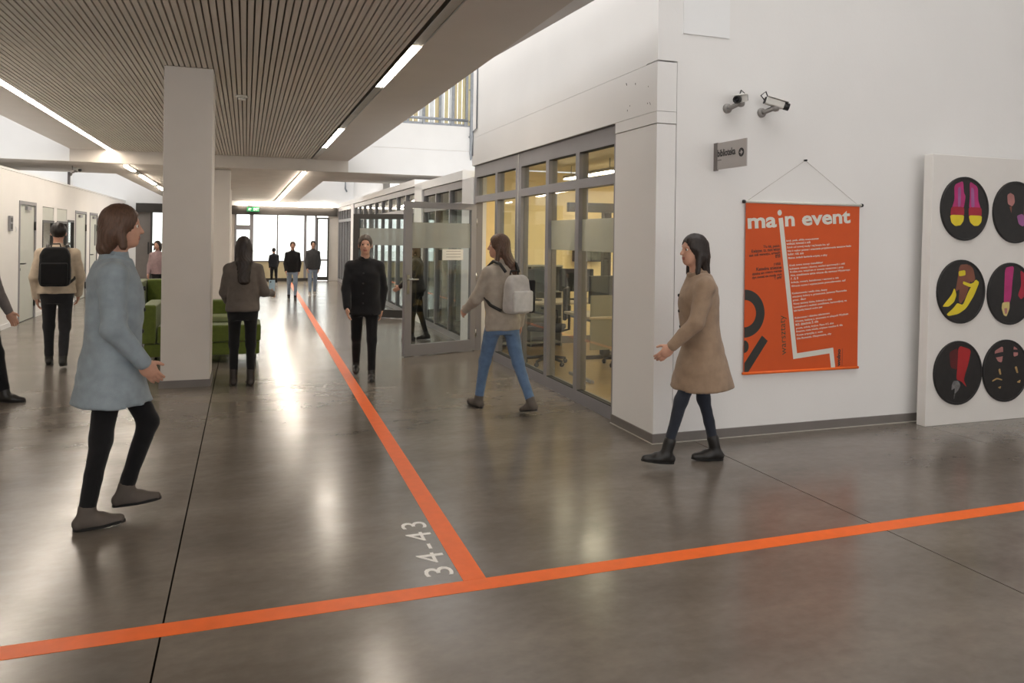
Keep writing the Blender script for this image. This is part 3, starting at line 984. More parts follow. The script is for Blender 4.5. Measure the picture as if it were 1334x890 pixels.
# baseline ends of every printed line (x0, z0, x1, z1) on the sheet
TW = [
      (4.258, 1.598, 4.59, 1.622), (4.261, 1.57, 4.506, 1.589), (4.265, 1.543, 4.702, 1.574), (4.271, 1.512, 4.936, 1.563), (4.276, 1.483, 4.435, 1.496),
      (4.28, 1.454, 4.681, 1.483), (4.292, 1.392, 4.638, 1.42), (4.295, 1.363, 4.87, 1.41), (4.299, 1.337, 4.857, 1.38), (4.305, 1.308, 4.929, 1.357),
      (4.309, 1.277, 4.383, 1.285), (4.312, 1.25, 4.807, 1.288), (4.315, 1.218, 4.884, 1.266), (4.323, 1.158, 4.687, 1.187), (4.326, 1.129, 4.897, 1.179),
      (4.333, 1.1, 4.465, 1.113), (4.338, 1.07, 4.74, 1.105), (4.34, 1.041, 4.897, 1.092), (4.343, 1.012, 4.638, 1.04), (4.353, 0.951, 4.716, 0.985),
      (4.358, 0.922, 4.918, 0.976), (4.363, 0.891, 4.597, 0.917), (4.368, 0.864, 4.761, 0.9), (4.371, 0.837, 4.856, 0.881), (4.375, 0.807, 4.644, 0.831),
      (4.378, 0.777, 4.737, 0.81),]
TB = [
      (4.028, 1.544, 4.19, 1.553), (3.913, 1.502, 4.195, 1.525), (3.89, 1.47, 4.198, 1.499), (4.15, 1.462, 4.2, 1.468), (4.136, 1.401, 4.209, 1.406),
      (3.962, 1.355, 4.212, 1.373), (3.922, 1.318, 4.216, 1.348), (3.922, 1.288, 4.219, 1.317), (4.144, 1.28, 4.222, 1.294),]
TBL = ["Tlu kk. peich", "Kwiatow. to. mon wiosn", "eat mll genezju, artasih", "eron", "z sztuk", "Katedra sniezne", "dzielna am mistrz magoje",
       "dyn sweet on moda styk", "Y over"]
for tab, words, m_, h_ in ((TW, B1 + B2 + B3 + B4, M_INKW, 0.021), (TB, TBL, M_INKB, 0.028)):
    for (xa, za, xb, zb), wd in zip(tab, words):
        dx_, dz_ = xb - xa, zb - za
        text('text_line', wd, 0.03, (xa, IY, za), (dx_, 0, dz_), (-dz_, 0, dx_), m_, poster, width=math.hypot(dx_, dz_), height=h_, extrude=0.0002, offset=0.0006)

# ================================================================ DISPLAY PANEL WITH ROUND PHOTOS
SHX = 0.055 / 2.39


def pshear(x, z):
    return x + SHX * z


FY, FB = 5.058, 5.150
V = []
for y in (FY, FB):
    for x, z in ((5.610, 0.0), (7.32, 0.0), (7.32, 2.385), (5.610, 2.385)):
        V.append((pshear(x, z), y + 0.0 * z, z))
F = [(0, 1, 2, 3), (7, 6, 5, 4), (0, 4, 5, 1), (1, 5, 6, 2), (2, 6, 7, 3), (3, 7, 4, 0)]
V, F = bevel_vf(V, F, 0.003, 1)
o = mesh_obj('display_panel', V, F, M_PANEL)
tag(o, 'tall white exhibition panel standing on the floor against the wall', 'panel')

MP = {
    'pink': mat('print_magenta', srgb(176, 40, 110), 0.5, var=0.2, scale=8), 'pinkd': mat('print_crimson', srgb(160, 26, 50), 0.5, var=0.15, scale=9),
    'yel': mat('print_yellow', srgb(222, 200, 40), 0.5, var=0.1), 'brown': mat('print_brown_skin', srgb(120, 70, 52), 0.5, var=0.2),
    'red': mat('print_red', srgb(164, 30, 34), 0.5, var=0.15), 'redd': mat('print_dark_red', srgb(88, 22, 24), 0.5, var=0.2),
    'skin': mat('print_skin', srgb(168, 112, 108), 0.5, var=0.2), 'gold': mat('print_gold', srgb(170, 140, 90), 0.5, var=0.3),
    'grey': mat('print_grey', srgb(110, 108, 108), 0.5, var=0.4, scale=25), 'mauve': mat('print_mauve', srgb(150, 88, 140), 0.5, var=0.2),
    'dark': mat('print_dark', srgb(30, 28, 32), 0.5), 'cream': mat('print_cream', srgb(206, 186, 120), 0.5, var=0.15),
}


def chaikin(p, it=2):
    for _ in range(it):
        q = []
        for i in range(len(p)):
            a, b = p[i], p[(i + 1) % len(p)]
            q += [(a[0] * .86 + b[0] * .14, a[1] * .86 + b[1] * .14), (a[0] * .14 + b[0] * .86, a[1] * .14 + b[1] * .86)]
        p = q
    return p


def ellp(cx, cz, rx, rz, a=0, n=18):
    ca, sa = math.cos(a), math.sin(a)
    return [(cx + rx * math.cos(t) * ca - rz * math.sin(t) * sa, cz + rx * math.cos(t) * sa + rz * math.sin(t) * ca)
            for t in [2 * math.pi * k / n for k in range(n)]]


# each print: list of (name, colour, polygon) in units of the disc radius
A_ = [
    ('leg', 'pink', [(-.52, .80), (-.12, .95), (-.08, .55), (.0, .42), (-.08, .0), (-.62, .0), (-.50, .3)]),
    ('leg', 'pink', [(.18, .95), (.56, .76), (.58, .3), (.72, .0), (.16, .0), (.2, .45)]),
    ('stocking_shine', 'mauve', [(-.36, .7), (-.22, .75), (-.22, .1), (-.34, .02)]), ('stocking_shine', 'mauve', [(.24, .75), (.38, .7), (.42, .05), (.26, .05)]),
    ('shoe_upper', 'pinkd', [(-.64, .06), (-.06, .06), (-.06, -.26), (-.68, -.26)]), ('shoe_upper', 'pinkd', [(.15, .06), (.74, .06), (.75, -.26), (.15, -.26)]),
    ('toe_cap', 'yel', [(-.70, -.22), (-.06, -.22), (-.09, -.42), (-.22, -.57), (-.46, -.60), (-.64, -.48)]),
    ('toe_cap', 'yel', [(.15, -.22), (.76, -.22), (.74, -.44), (.60, -.57), (.40, -.58), (.22, -.46)]),
]
B_ = [
    ('shoe', 'skin', [(-.45, .60), (-.30, .68), (-.12, .60), (-.08, .35), (-.2, .2), (-.42, .28)]), ('heel', 'brown', [(-.34, .2), (-.22, .2), (-.24, -.05)]),
    ('leg', 'skin', [(.40, .80), (.62, .70), (.66, -.05), (.60, -.5), (.46, -.55), (.36, -.25)]),
    ('shoe', 'mauve', [(.02, -.12), (.30, -.04), (.48, -.3), (.34, -.5), (.12, -.42)]), ('heel', 'skin', [(.42, -.5), (.5, -.5), (.42, -.85)]),
]
C_ = [
    ('leg', 'brown', [(-.12, .92), (.30, .94), (.46, .55), (.30, .10), (.18, -.20), (-.05, -.42), (-.14, -.30), (-.10, .1), (-.28, .0), (-.38, -.16), (-.24, .2)]),
    ('leg', 'brown', [(.30, .94), (.52, .78), (.62, .4), (.42, .3), (.34, .5)]),
    ('shoe', 'yel', [(-.84, -.46), (-.46, -.10), (-.34, .14), (-.24, -.10), (-.34, -.34), (-.58, -.50), (-.84, -.50)]),
    ('shoe', 'yel', [(-.68, -.76), (-.38, -.56), (-.20, -.38), (.06, -.46), (.30, .0), (.62, .42), (.80, .32), (.56, -.14), (.20, -.58), (-.16, -.76), (-.60, -.82)]),
    ('ankle_strap', 'yel', [(-.16, .70), (.14, .74), (.16, .56), (-.14, .52)]), ('ankle_strap', 'yel', [(.06, .36), (.40, .26), (.66, .36), (.64, .26), (.40, .14), (.04, .26)]),
]
D_ = [
    ('leg', 'pink', [(-.30, .92), (.14, .98), (.06, .4), (.02, -.1), (-.06, -.36), (-.34, -.36), (-.32, .2)]), ('leg', 'pinkd', [(.44, .85), (.78, .6), (.72, -.05), (.50, -.22), (.34, -.06), (.5, .3)]),
    ('shoe', 'cream', [(-.40, -.30), (-.06, -.28), (-.06, -.52), (-.20, -.80), (-.34, -.74), (-.44, -.5)]), ('shoe_opening', 'skin', [(-.32, -.5), (-.16, -.5), (-.18, -.7), (-.28, -.7)]),
]
E_ = [
    ('leg', 'redd', [(-.44, .72), (-.04, .86), (-.02, .2), (-.12, .12), (-.36, .2)]), ('leg', 'red', [(-.02, .94), (.56, .78), (.44, .3), (.28, -.1), (.24, -.26), (.38, -.5), (.30, -.44), (.14, -.3), (-.10, -.22), (-.06, .2)]),
    ('shoe', 'grey', [(-.22, -.26), (-.02, -.26), (.10, -.42), (-.02, -.6), (-.18, -.72), (-.16, -.5), (-.32, -.58), (-.3, -.4)]), ('heel', 'grey', [(-.2, -.72), (-.14, -.7), (-.2, -.9)]),
]
F_ = [
    ('leg', 'skin', [(-.56, .72), (-.18, .88), (-.16, .60), (-.22, .30), (-.40, .34), (-.56, .56)]), ('leg', 'skin', [(.34, .86), (.54, .74), (.56, .52), (.34, .48)]),
    ('ankle_strap', 'dark', [(-.6, .62), (-.14, .68), (-.14, .52), (-.58, .48)]), ('ankle_strap', 'dark', [(.30, .74), (.62, .72), (.60, .62), (.3, .64)]),
    ('shoe_shine', 'gold', [(-.66, -.30), (-.44, -.22), (-.2, -.28), (-.2, -.33), (-.44, -.27), (-.66, -.35)]),
    ('shoe_shine', 'gold', [(-.38, .06), (-.30, .10), (-.24, -.12), (-.32, -.12)]), ('shoe_shine', 'gold', [(-.40, -.56), (-.24, -.52), (-.28, -.62)]),
    ('shoe_shine', 'gold', [(.40, .12), (.50, .14), (.58, -.1), (.5, -.1)]), ('shoe_shine', 'gold', [(.5, -.42), (.7, -.34), (.66, -.46)]),
]
photos = [(6.030, 1.912, A_, 'round photo of magenta stockings in yellow toed shoes'), (6.655, 1.895, B_, 'round photo of pale legs in pink heeled shoes'),
          (6.000, 1.175, C_, 'round photo of yellow pointed shoes with ankle straps'), (6.600, 1.150, D_, 'round photo of magenta legs in cream slippers'),
          (5.975, 0.455, E_, 'round photo of red stockings and a silver heeled shoe'), (6.555, 0.448, F_, 'round photo of dark glittering platform shoes')]
for cx, cz, polys, lab in photos:
    rr = 0.284
    t = empty('round_photo', (cx, FY, cz - rr), 0, lab + ' on the white panel', 'photo', 'round photos on the panel')
    V, F = lathe_vf([(rr, FY - 0.001), (rr, FY - 0.016), (rr - 0.004, FY - 0.020), (rr - 0.018, FY - 0.020), (rr - 0.020, FY - 0.016)], 48, 'y', (cx, 0, cz))
    # lathe on y keeps (x,z) as the disc plane
    mesh_obj('disc', V, F, M_PHOTO, t)
    for k, (nm, c_, pl) in enumerate(polys):
        q = [(cx + p[0] * 0.26, cz + p[1] * 0.26) for p in chaikin(pl)]
        V2, F2 = prism_vf(q, 'y', FY - 0.0162 - 0.0002 * (k + 1), FY - 0.0161)
        mesh_obj(nm, V2, F2, MP[c_], t)

# ================================================================ FLAG SIGN
SX = 3.56
sg = empty('flag_sign', (SX, PW, 2.17), 0, 'small grey flag sign reading biblioteka with arrow', 'sign')
M_SIGN = mat('sign_plate', srgb(176, 170, 166), 0.5, var=0.02)
box('sign_plate', SX - 0.004, SX + 0.004, 4.83, 5.215, 2.167, 2.378, M_SIGN, sg)
box('wall_bracket', SX - 0.008, SX + 0.008, 5.205, 5.25, 2.160, 2.382, M_GREY, sg)
text('sign_text', 'biblioteka', 0.06, (SX - 0.0046, 5.203, 2.270), (0, -1, 0), (0, 0, 1), M_BLACK, sg, width=0.235, height=0.058, offset=0.0016)
box('sign_rule', SX - 0.0048, SX - 0.004, 5.15, 5.20, 2.238, 2.243, M_BLACK, sg)
V, F = lathe_vf([(0.034, SX - 0.004), (0.034, SX - 0.0050)], 28, 'x', (0, 4.892, 2.277))
mesh_obj('arrow_disc', V, F, M_BLACK, sg)
V, F = prism_vf([(4.912, 2.281), (4.893, 2.281), (4.900, 2.291), (4.894, 2.295), (4.873, 2.277), (4.894, 2.259), (4.900, 2.263), (4.893, 2.273), (4.912, 2.273)], 'x', SX - 0.0056, SX - 0.005)
mesh_obj('arrow', V, F, M_SIGN, sg)


# ================================================================ CCTV CAMERAS
def cctv(label, base, d, arm, length=0.17):
    """base on the wall; arm point; d = viewing direction"""
    t = empty('security_camera', base, 0, label, 'camera', 'security cameras on walls')
    b = Vector(base)
    V, F = lathe_vf([(0.040, b.y), (0.039, b.y - 0.014), (0.028, b.y - 0.024), (0.016, b.y - 0.028)], 20, 'y', (b.x, 0, b.z))
    M_CAMG = mat('camera_grey', srgb(140, 136, 132), 0.4, var=0.05)
    M_CAMW = mat('camera_white', srgb(205, 202, 196), 0.35, var=0.03)
    mesh_obj('wall_plate', V, F, M_CAMG, t, True)
    a = Vector(arm)
    k1 = b + Vector((0, -0.05, 0))
    tube('arm', [tuple(b + Vector((0, -0.025, 0))), tuple(k1), tuple(k1.lerp(a, 0.5) + Vector((0, -0.015, 0.0))), tuple(a)], [0.018, 0.019, 0.016, 0.016], M_CAMG, t, 12)
    V, F = lathe_vf([(0.012, -0.028), (0.026, -0.02), (0.030, 0), (0.026, 0.02), (0.012, 0.028)], 16, 'x', tuple(a))
    mesh_obj('joint', V, F, M_CAMG, t, True)
    d = Vector(d).normalized()
    q = d.to_track_quat('Y', 'Z').to_matrix().to_4x4()
    Mx = Matrix.Translation(a + Vector((0, 0, 0.038))) @ q @ Matrix.Scale(0.90, 4)

    def put(nm, V, F, m, sm=False, par=t):
        return mesh_obj(nm, [tuple(Mx @ Vector(v)) for v in V], F, m, par, sm)
    bv, bf = bevel_vf(*box_vf(-0.036, 0.036, -length * 0.55, length * 0.45, -0.032, 0.032), 0.012, 2)
    h = put('housing', bv, bf, M_CAMW)
    bv, bf = bevel_vf(*box_vf(-0.046, 0.046, -length * 0.5, length * 0.62, 0.034, 0.041), 0.003, 1)
    put('sun_visor', bv, bf, M_CAMW)
    V, F = lathe_vf([(0.031, length * 0.44), (0.034, length * 0.46), (0.034, length * 0.72), (0.028, length * 0.73), (0.020, length * 0.66)], 20, 'y')
    put('lens_hood', V, F, M_BLACK, True)
    V, F = lathe_vf([(0.021, length * 0.655), (0.015, length * 0.675), (0.004, length * 0.68)], 16, 'y')
    put('lens', V, F, mat('lens_glass', (0.01, 0.012, 0.02), 0.05), True)
    bv, bf = bevel_vf(*box_vf(-0.034, 0.034, -length * 0.62, -length * 0.54, -0.03, 0.03), 0.006, 1)
    put('back_cap', bv, bf, M_BLACK)
    pts = [tuple(Mx @ Vector(p)) for p in ((0, -length * 0.6, 0.0), (0.0, -length * 0.85, 0.03), (0.03, -length * 0.7, 0.07))] + [tuple(a.lerp(b, 0.5) + Vector((0.03, 0.0, 0.03))), tuple(b + Vector((0.02, -0.02, 0.02)))]
    tube('cable', pts, 0.005, M_BLACK, t, 6)
    return t


cctv('security camera on the poster wall aimed along the corridor', (3.672, PW, 2.672), (-0.75, -0.55, -0.22), (3.725, PW - 0.11, 2.700))
cctv('security camera on the poster wall aimed down the hall past the poster', (4.005, PW, 2.660), (0.85, -0.42, -0.30), (4.06, PW - 0.11, 2.686))
cctv('small security camera on a stalk above the row of doors', (LX + 0.0, 19.2, 2.64 + 0.24), (0.8, -0.5, -0.2), (LX + 0.13, 19.15, 2.95))
box('camera_stalk', LX - 0.05, LX + 0.0, 19.17, 19.23, 2.64, 2.93, M_FRAME, bpy.data.objects['security_camera.002'])

# smoke detector
sd = empty('smoke_detector', (-0.07, 10.1, CZ), 0, 'small white smoke detector on the slatted ceiling', 'detector')
V, F = lathe_vf([(0.075, CZ - 0.0005), (0.075, CZ - 0.015), (0.055, CZ - 0.022)], 24, 'z', (-0.07, 10.1, 0))
mesh_obj('mount', V, F, M_CARDW, sd, True)
V, F = lathe_vf([(0.045, CZ - 0.0225), (0.048, CZ - 0.045), (0.030, CZ - 0.055)], 24, 'z', (-0.07, 10.1, 0))
mesh_obj('sensor', V, F, M_CARDW, sd, True)

# card reader and button beside the first left door
rd = empty('door_intercom', (LX, 14.75, 1.35), 0, 'small grey intercom box on the wall beside the first door', 'intercom')
box('case', LX + 0.0005, LX + 0.035, 14.55, 14.72, 1.60, 1.85, M_FRAME, rd, 0.006)
box('keypad', LX + 0.0355, LX + 0.038, 14.58, 14.69, 1.63, 1.72, M_BLACK, rd)
box('screen', LX + 0.0355, LX + 0.038, 14.58, 14.69, 1.75, 1.82, M_DARKFR, rd)
sw = empty('light_switch', (LX, 15.05, 1.6), 0, 'white light switch between intercom and door', 'switch')
box('plate', LX + 0.0005, LX + 0.010, 15.00, 15.08, 1.58, 1.68, M_WHITE2, sw, 0.002)
box('rocker', LX + 0.0105, LX + 0.016, 15.015, 15.065, 1.60, 1.66, M_WHITE2, sw)


# ================================================================ SOFA
def sofa(label, x0, x1, y0, y1, seat, back, flip=False):
    t = empty('sofa', ((x0 + x1) / 2, (y0 + y1) / 2, 0), 0, label, 'sofa', 'green lounge sofas')
    aw = 0.16
    box('base', x0 + 0.02, x1 - 0.02, y0 + 0.02, y1 - 0.02, 0.10, 0.26, M_SOFA, t, 0.02)
    n = 2
    w = (x1 - x0 - aw) / n
    xa = x0 + aw
    for k in range(n):
        box('seat_cushion', xa + k * w + 0.006, xa + (k + 1) * w - 0.006, y0, y1 - 0.2, 0.262, seat, M_SOFA, t, 0.03, seg=3)
    box('backrest', x0 + aw, x1 - 0.3, y1 - 0.20, y1, 0.262, back, M_SOFA, t, 0.04, seg=3)
    box('armrest', x0, x0 + aw - 0.006, y0, y1, 0.262, back + 0.0, M_SOFA, t, 0.03, seg=3)
    for fx in (x0 + 0.08, x1 - 0.08):
        for fy in (y0 + 0.08, y1 - 0.08):
            tube('leg', [(fx, fy, 0.0), (fx, fy, 0.1)], 0.022, M_BLACK, t, 10)
    return t


sofa('green fabric sofa partly hidden behind the front column', -1.16, 0.20, 10.02, 10.85, 0.475, 0.735)
sofa('higher backed green sofa further behind the column', -1.5, -0.18, 11.55, 12.3, 0.47, 0.93)
cush = box('cushion', -0.42, -0.10, 10.30, 10.62, 0.477, 0.56, mat('grey_green_cushion', srgb(120, 128, 90), 0.9, var=0.1), None, 0.03, seg=3)
tag(cush, 'small pale green cushion lying on the front sofa seat', 'cushion')

# ================================================================ LIBRARY INTERIOR
box('library_floor_finish', 3.26, 7.95, 5.48, 10.69, 0.0003, 0.003, M_LIBFLOOR, floor)
struct(box('baseboard_library', 3.26, 7.9, 10.675, 10.695, 0.003, 0.11, M_GREY), 'grey baseboard inside the library')


def desk(label, x0, x1, y0, y1, panel=True):
    t = empty('desk', ((x0 + x1) / 2, (y0 + y1) / 2, 0.003), 0, label, 'desk', 'library desks')
    box('desktop', x0, x1, y0, y1, 0.715, 0.745, M_DESK, t, 0.004, seg=1)
    for x in (x0 + 0.05, x1 - 0.09):
        box('leg_post', x, x + 0.04, (y0 + y1) / 2 - 0.04, (y0 + y1) / 2 + 0.04, 0.04, 0.714, M_FRAME, t)
        box('foot', x, x + 0.04, y0 + 0.04, y1 - 0.04, 0.003, 0.039, M_FRAME, t, 0.006, seg=1)
        box('desk_arm', x, x + 0.04, y0 + 0.06, y1 - 0.06, 0.68, 0.7135, M_FRAME, t)
    if panel:
        box('modesty_panel', x0 + 0.02, x1 - 0.02, y0 + 0.005, y0 + 0.02, 0.38, 0.98, M_DESKP, t)
    return t


def monitor(label, x, y, z, rz):
    t = empty('monitor', (x, y, z), rz, label, 'monitor', 'library monitors')
    box('screen_case', -0.24, 0.24, -0.02, 0.02, 0.11, 0.43, M_BLACK, t, 0.008, True)
    box('screen', -0.22, 0.22, -0.0215, -0.0202, 0.14, 0.41, mat('screen_dark', (0.03, 0.035, 0.04), 0.15), t, 0, True)
    tube('stand', [(0, 0.03, 0.012), (0, 0.03, 0.2)], 0.02, M_BLACK, t, 10, True)
    V, F = lathe_vf([(0.11, 0.0), (0.11, 0.008), (0.03, 0.016)], 20, 'z', (0, 0.03, 0))
    mesh_obj('foot', V, F, M_BLACK, t, True, True)
    return t


def office_chair(label, x, y, rz):
    t = empty('office_chair', (x, y, 0.003), rz, label, 'chair', 'library office chairs')
    M_CH = mat('chair_fabric_dark', srgb(40, 40, 42), 0.9, var=0.1)
    box('seat', -0.23, 0.23, -0.22, 0.22, 0.43, 0.50, M_CH, t, 0.03, True, 3)
    box('backrest', -0.21, 0.21, -0.27, -0.22, 0.58, 0.98, M_CH, t, 0.022, True, 3)
    tube('back_stem', [(0, -0.15, 0.42), (0, -0.28, 0.45), (0, -0.285, 0.75)], 0.018, M_BLACK, t, 8, True)
    tube('gas_lift', [(0, 0, 0.08), (0, 0, 0.43)], 0.025, M_CHROME, t, 10, True)
    for k in range(5):
        a = 2 * math.pi * k / 5 + 0.3
        tube('base_arm', [(0, 0, 0.10), (0.27 * math.cos(a), 0.27 * math.sin(a), 0.065)], [0.024, 0.016], M_BLACK, t, 8, True)
        V, F = lathe_vf([(0.014, -0.02), (0.028, -0.014), (0.028, 0.014), (0.014, 0.02)], 12, 'x', (0.27 * math.cos(a), 0.27 * math.sin(a), 0.028))
        mesh_obj('caster', V, F, M_BLACK, t, True, True)
    for s in (-1, 1):
        tube('armrest', [(s * 0.24, -0.1, 0.46), (s * 0.28, -0.1, 0.66), (s * 0.28, 0.12, 0.68)], 0.016, M_BLACK, t, 8, True)
    return t


desk('desk with grey panel standing close to the library glass', 3.55, 4.95, 7.55, 8.25)
desk('desk behind the panel desk near the yellow wall', 3.5, 4.9, 9.35, 10.05, False)
desk('desk beside the dark stand deeper in the library', 5.05, 6.4, 8.3, 9.0, False)
monitor('black monitor on the panel desk seen through the glass', 3.95, 7.95, 0.746, R(10))
monitor('black monitor on the desk near the yellow wall', 3.75, 9.75, 0.746, R(-25))
monitor('second black monitor on the desk near the yellow wall', 4.4, 9.8, 0.746, R(160))
monitor('black monitor on the deeper desk', 5.5, 8.7, 0.746, R(20))
office_chair('dark office chair at the panel desk', 4.55, 8.62, R(190))
office_chair('dark office chair beside the library glass', 3.62, 8.95, R(60))
office_chair('dark office chair at the deeper desk', 5.6, 7.8, R(-15))
# tall stand with crossbar and shelf monitor
sp = empty('media_stand', (4.55, 9.2, 0.003), 0, 'dark steel media stand with wide crossbar in the library', 'stand')
box('post', 4.50, 4.60, 9.13, 9.23, 0.05, 2.05, M_DARKFR, sp)
box('crossbar', 3.95, 5.10, 9.05, 9.129, 1.95, 2.07, M_DARKFR, sp)
box('base_bar', 4.2, 4.95, 9.15, 9.21, 0.003, 0.05, M_DARKFR, sp)
sh = empty('wall_television', (4.95, 10.5, 1.3), 0, 'small dark television mounted on the yellow library wall', 'television')
box('television_case', 4.70, 5.20, 10.58, 10.64, 1.25, 1.62, M_BLACK, sh, 0.008)
box('television_screen', 4.73, 5.17, 10.577, 10.5795, 1.28, 1.59, mat('screen_picture', srgb(80, 84, 78), 0.2, var=0.6, scale=9), sh)
box('television_bracket', 4.88, 5.02, 10.641, 10.70, 1.36, 1.52, M_FRAME, sh)
bs = empty('book_shelf', (3.9, 10.5, 0.003), 0, 'low grey shelf unit against the yellow library wall', 'shelf')
box('back_panel', 3.45, 4.45, 10.655, 10.672, 0.115, 1.20, M_DESKP, bs)
for x in (3.45, 3.95, 4.43):
    box('side_panel', x, x + 0.02, 10.40, 10.655, 0.003, 1.20, M_DESKP, bs)
for z in (0.05, 0.42, 0.80, 1.18):
    for xa, xb in ((3.471, 3.949), (3.971, 4.429)):
        box('shelf_board', xa, xb, 10.40, 10.654, z, z + 0.02, M_DESKP, bs)
# library lamps
PL = ['pendant light hanging nearest the library corner glass', 'pendant light over the desk near the yellow wall', 'pendant light deep in the library near the back corner', 'pendant light deep in the library above the far desk']
for k, (x, y) in enumerate(((4.3, 7.0), (4.3, 9.2), (6.2, 7.0), (6.2, 9.2))):
    t = empty('pendant_light', (x, y, 2.45), 0, PL[k], 'light', 'library pendant lights')
    box('housing', x - 0.06, x + 0.06, y - 0.75, y + 0.75, 2.45, 2.49, M_LAMPOFF, t)
    box('diffuser', x - 0.05, x + 0.05, y - 0.74, y + 0.74, 2.435, 2.4495, mat('library_lamp', (0.9, 0.88, 0.8), 0.5, emit=(1.0, 0.86, 0.62), estr=40.0), t)
    for yy in (y - 0.6, y + 0.6):
        tube('hanger', [(x, yy, 2.49), (x, yy, 2.62)], 0.006, M_FRAME, t, 6)


# ================================================================ PEOPLE
# Figures are smooth implicit shapes (tapered capsules, ellipsoids) meshed with surface nets.
def nets(fn, lo, hi, h):
    lo = np.asarray(lo, float)
    n = np.maximum(3, np.ceil((np.asarray(hi, float) - lo) / h).astype(int) + 1)
    ax = [lo[i] + h * np.arange(n[i]) for i in range(3)]
    G = np.stack(np.meshgrid(*ax, indexing='ij'), -1).reshape(-1, 3)
    v = fn(G).reshape(n)
    s = v < 0
    c = np.zeros(n - 1, np.int8)
    for dx in (0, 1):
        for dy in (0, 1):
            for dz in (0, 1):
                c += s[dx:n[0] - 1 + dx, dy:n[1] - 1 + dy, dz:n[2] - 1 + dz]
    mask = (c > 0) & (c < 8)
    ijk = np.argwhere(mask)
    idx = -np.ones(n - 1, np.int64)
    idx[mask] = np.arange(len(ijk))
    pos = np.zeros((len(ijk), 3))
    cnt = np.zeros(len(ijk))
    cor = [np.array(q) for q in ((0, 0, 0), (1, 0, 0), (0, 1, 0), (1, 1, 0), (0, 0, 1), (1, 0, 1), (0, 1, 1), (1, 1, 1))]
    for a, b in ((0, 1), (2, 3), (4, 5), (6, 7), (0, 2), (1, 3), (4, 6), (5, 7), (0, 4), (1, 5), (2, 6), (3, 7)):
        pa, pb = ijk + cor[a], ijk + cor[b]
        va, vb = v[tuple(pa.T)], v[tuple(pb.T)]
        x = (va < 0) != (vb < 0)
        t = np.where(x, va / np.where(x, va - vb, 1), 0)
        pos += np.where(x[:, None], pa + (pb - pa) * t[:, None], 0)
        cnt += x
    V = lo + h * pos / cnt[:, None]
    quads = []
    for d in range(3):
        e, f = (d + 1) % 3, (d + 2) % 3
        sl0 = [slice(None)] * 3
        sl1 = [slice(None)] * 3
        sl0[d] = slice(0, n[d] - 1)
        sl1[d] = slice(1, n[d])
        x = s[tuple(sl0)] != s[tuple(sl1)]
        q = np.argwhere(x)
        q = q[(q[:, e] > 0) & (q[:, f] > 0) & (q[:, e] < n[e] - 1) & (q[:, f] < n[f] - 1)]
        if not len(q):
            continue
        flip = s[tuple(q.T)]
        ue, uf = np.zeros(3, int), np.zeros(3, int)
        ue[e] = 1
        uf[f] = 1
        A = idx[tuple((q - ue - uf).T)]
        B = idx[tuple((q - uf).T)]
        C = idx[tuple(q.T)]
        D = idx[tuple((q - ue).T)]
        Q = np.stack([A, B, C, D], 1)
        Q[~flip] = Q[~flip][:, ::-1]
        quads.append(Q)
    return V, np.concatenate(quads)


def cap(P, a, b, ra, rb):
    a, b = np.asarray(a, float), np.asarray(b, float)
    ba = b - a
    t = np.clip(((P - a) @ ba) / max(1e-9, ba @ ba), 0, 1)
    return np.linalg.norm(P - a - t[:, None] * ba, axis=1) - (ra + (rb - ra) * t)


def ell(P, c, r):
    r = np.asarray(r, float)
    q = P - np.asarray(c, float)
    k0 = np.linalg.norm(q / r, axis=1)
    k1 = np.linalg.norm(q / r ** 2, axis=1) + 1e-9
    return k0 * (k0 - 1) / k1


def smin(a, b, k):
    h = np.clip(0.5 + 0.5 * (b - a) / k, 0, 1)
    return b + (a - b) * h - k * h * (1 - h)


SKIN = mat('skin', srgb(196, 150, 128), 0.5, var=0.05, scale=30)
LIPS = mat('lip_skin', srgb(160, 96, 86), 0.45)
EYEW = mat('eye_white', srgb(226, 222, 214), 0.25)
EYEI = mat('eye_iris', srgb(50, 38, 30), 0.2)


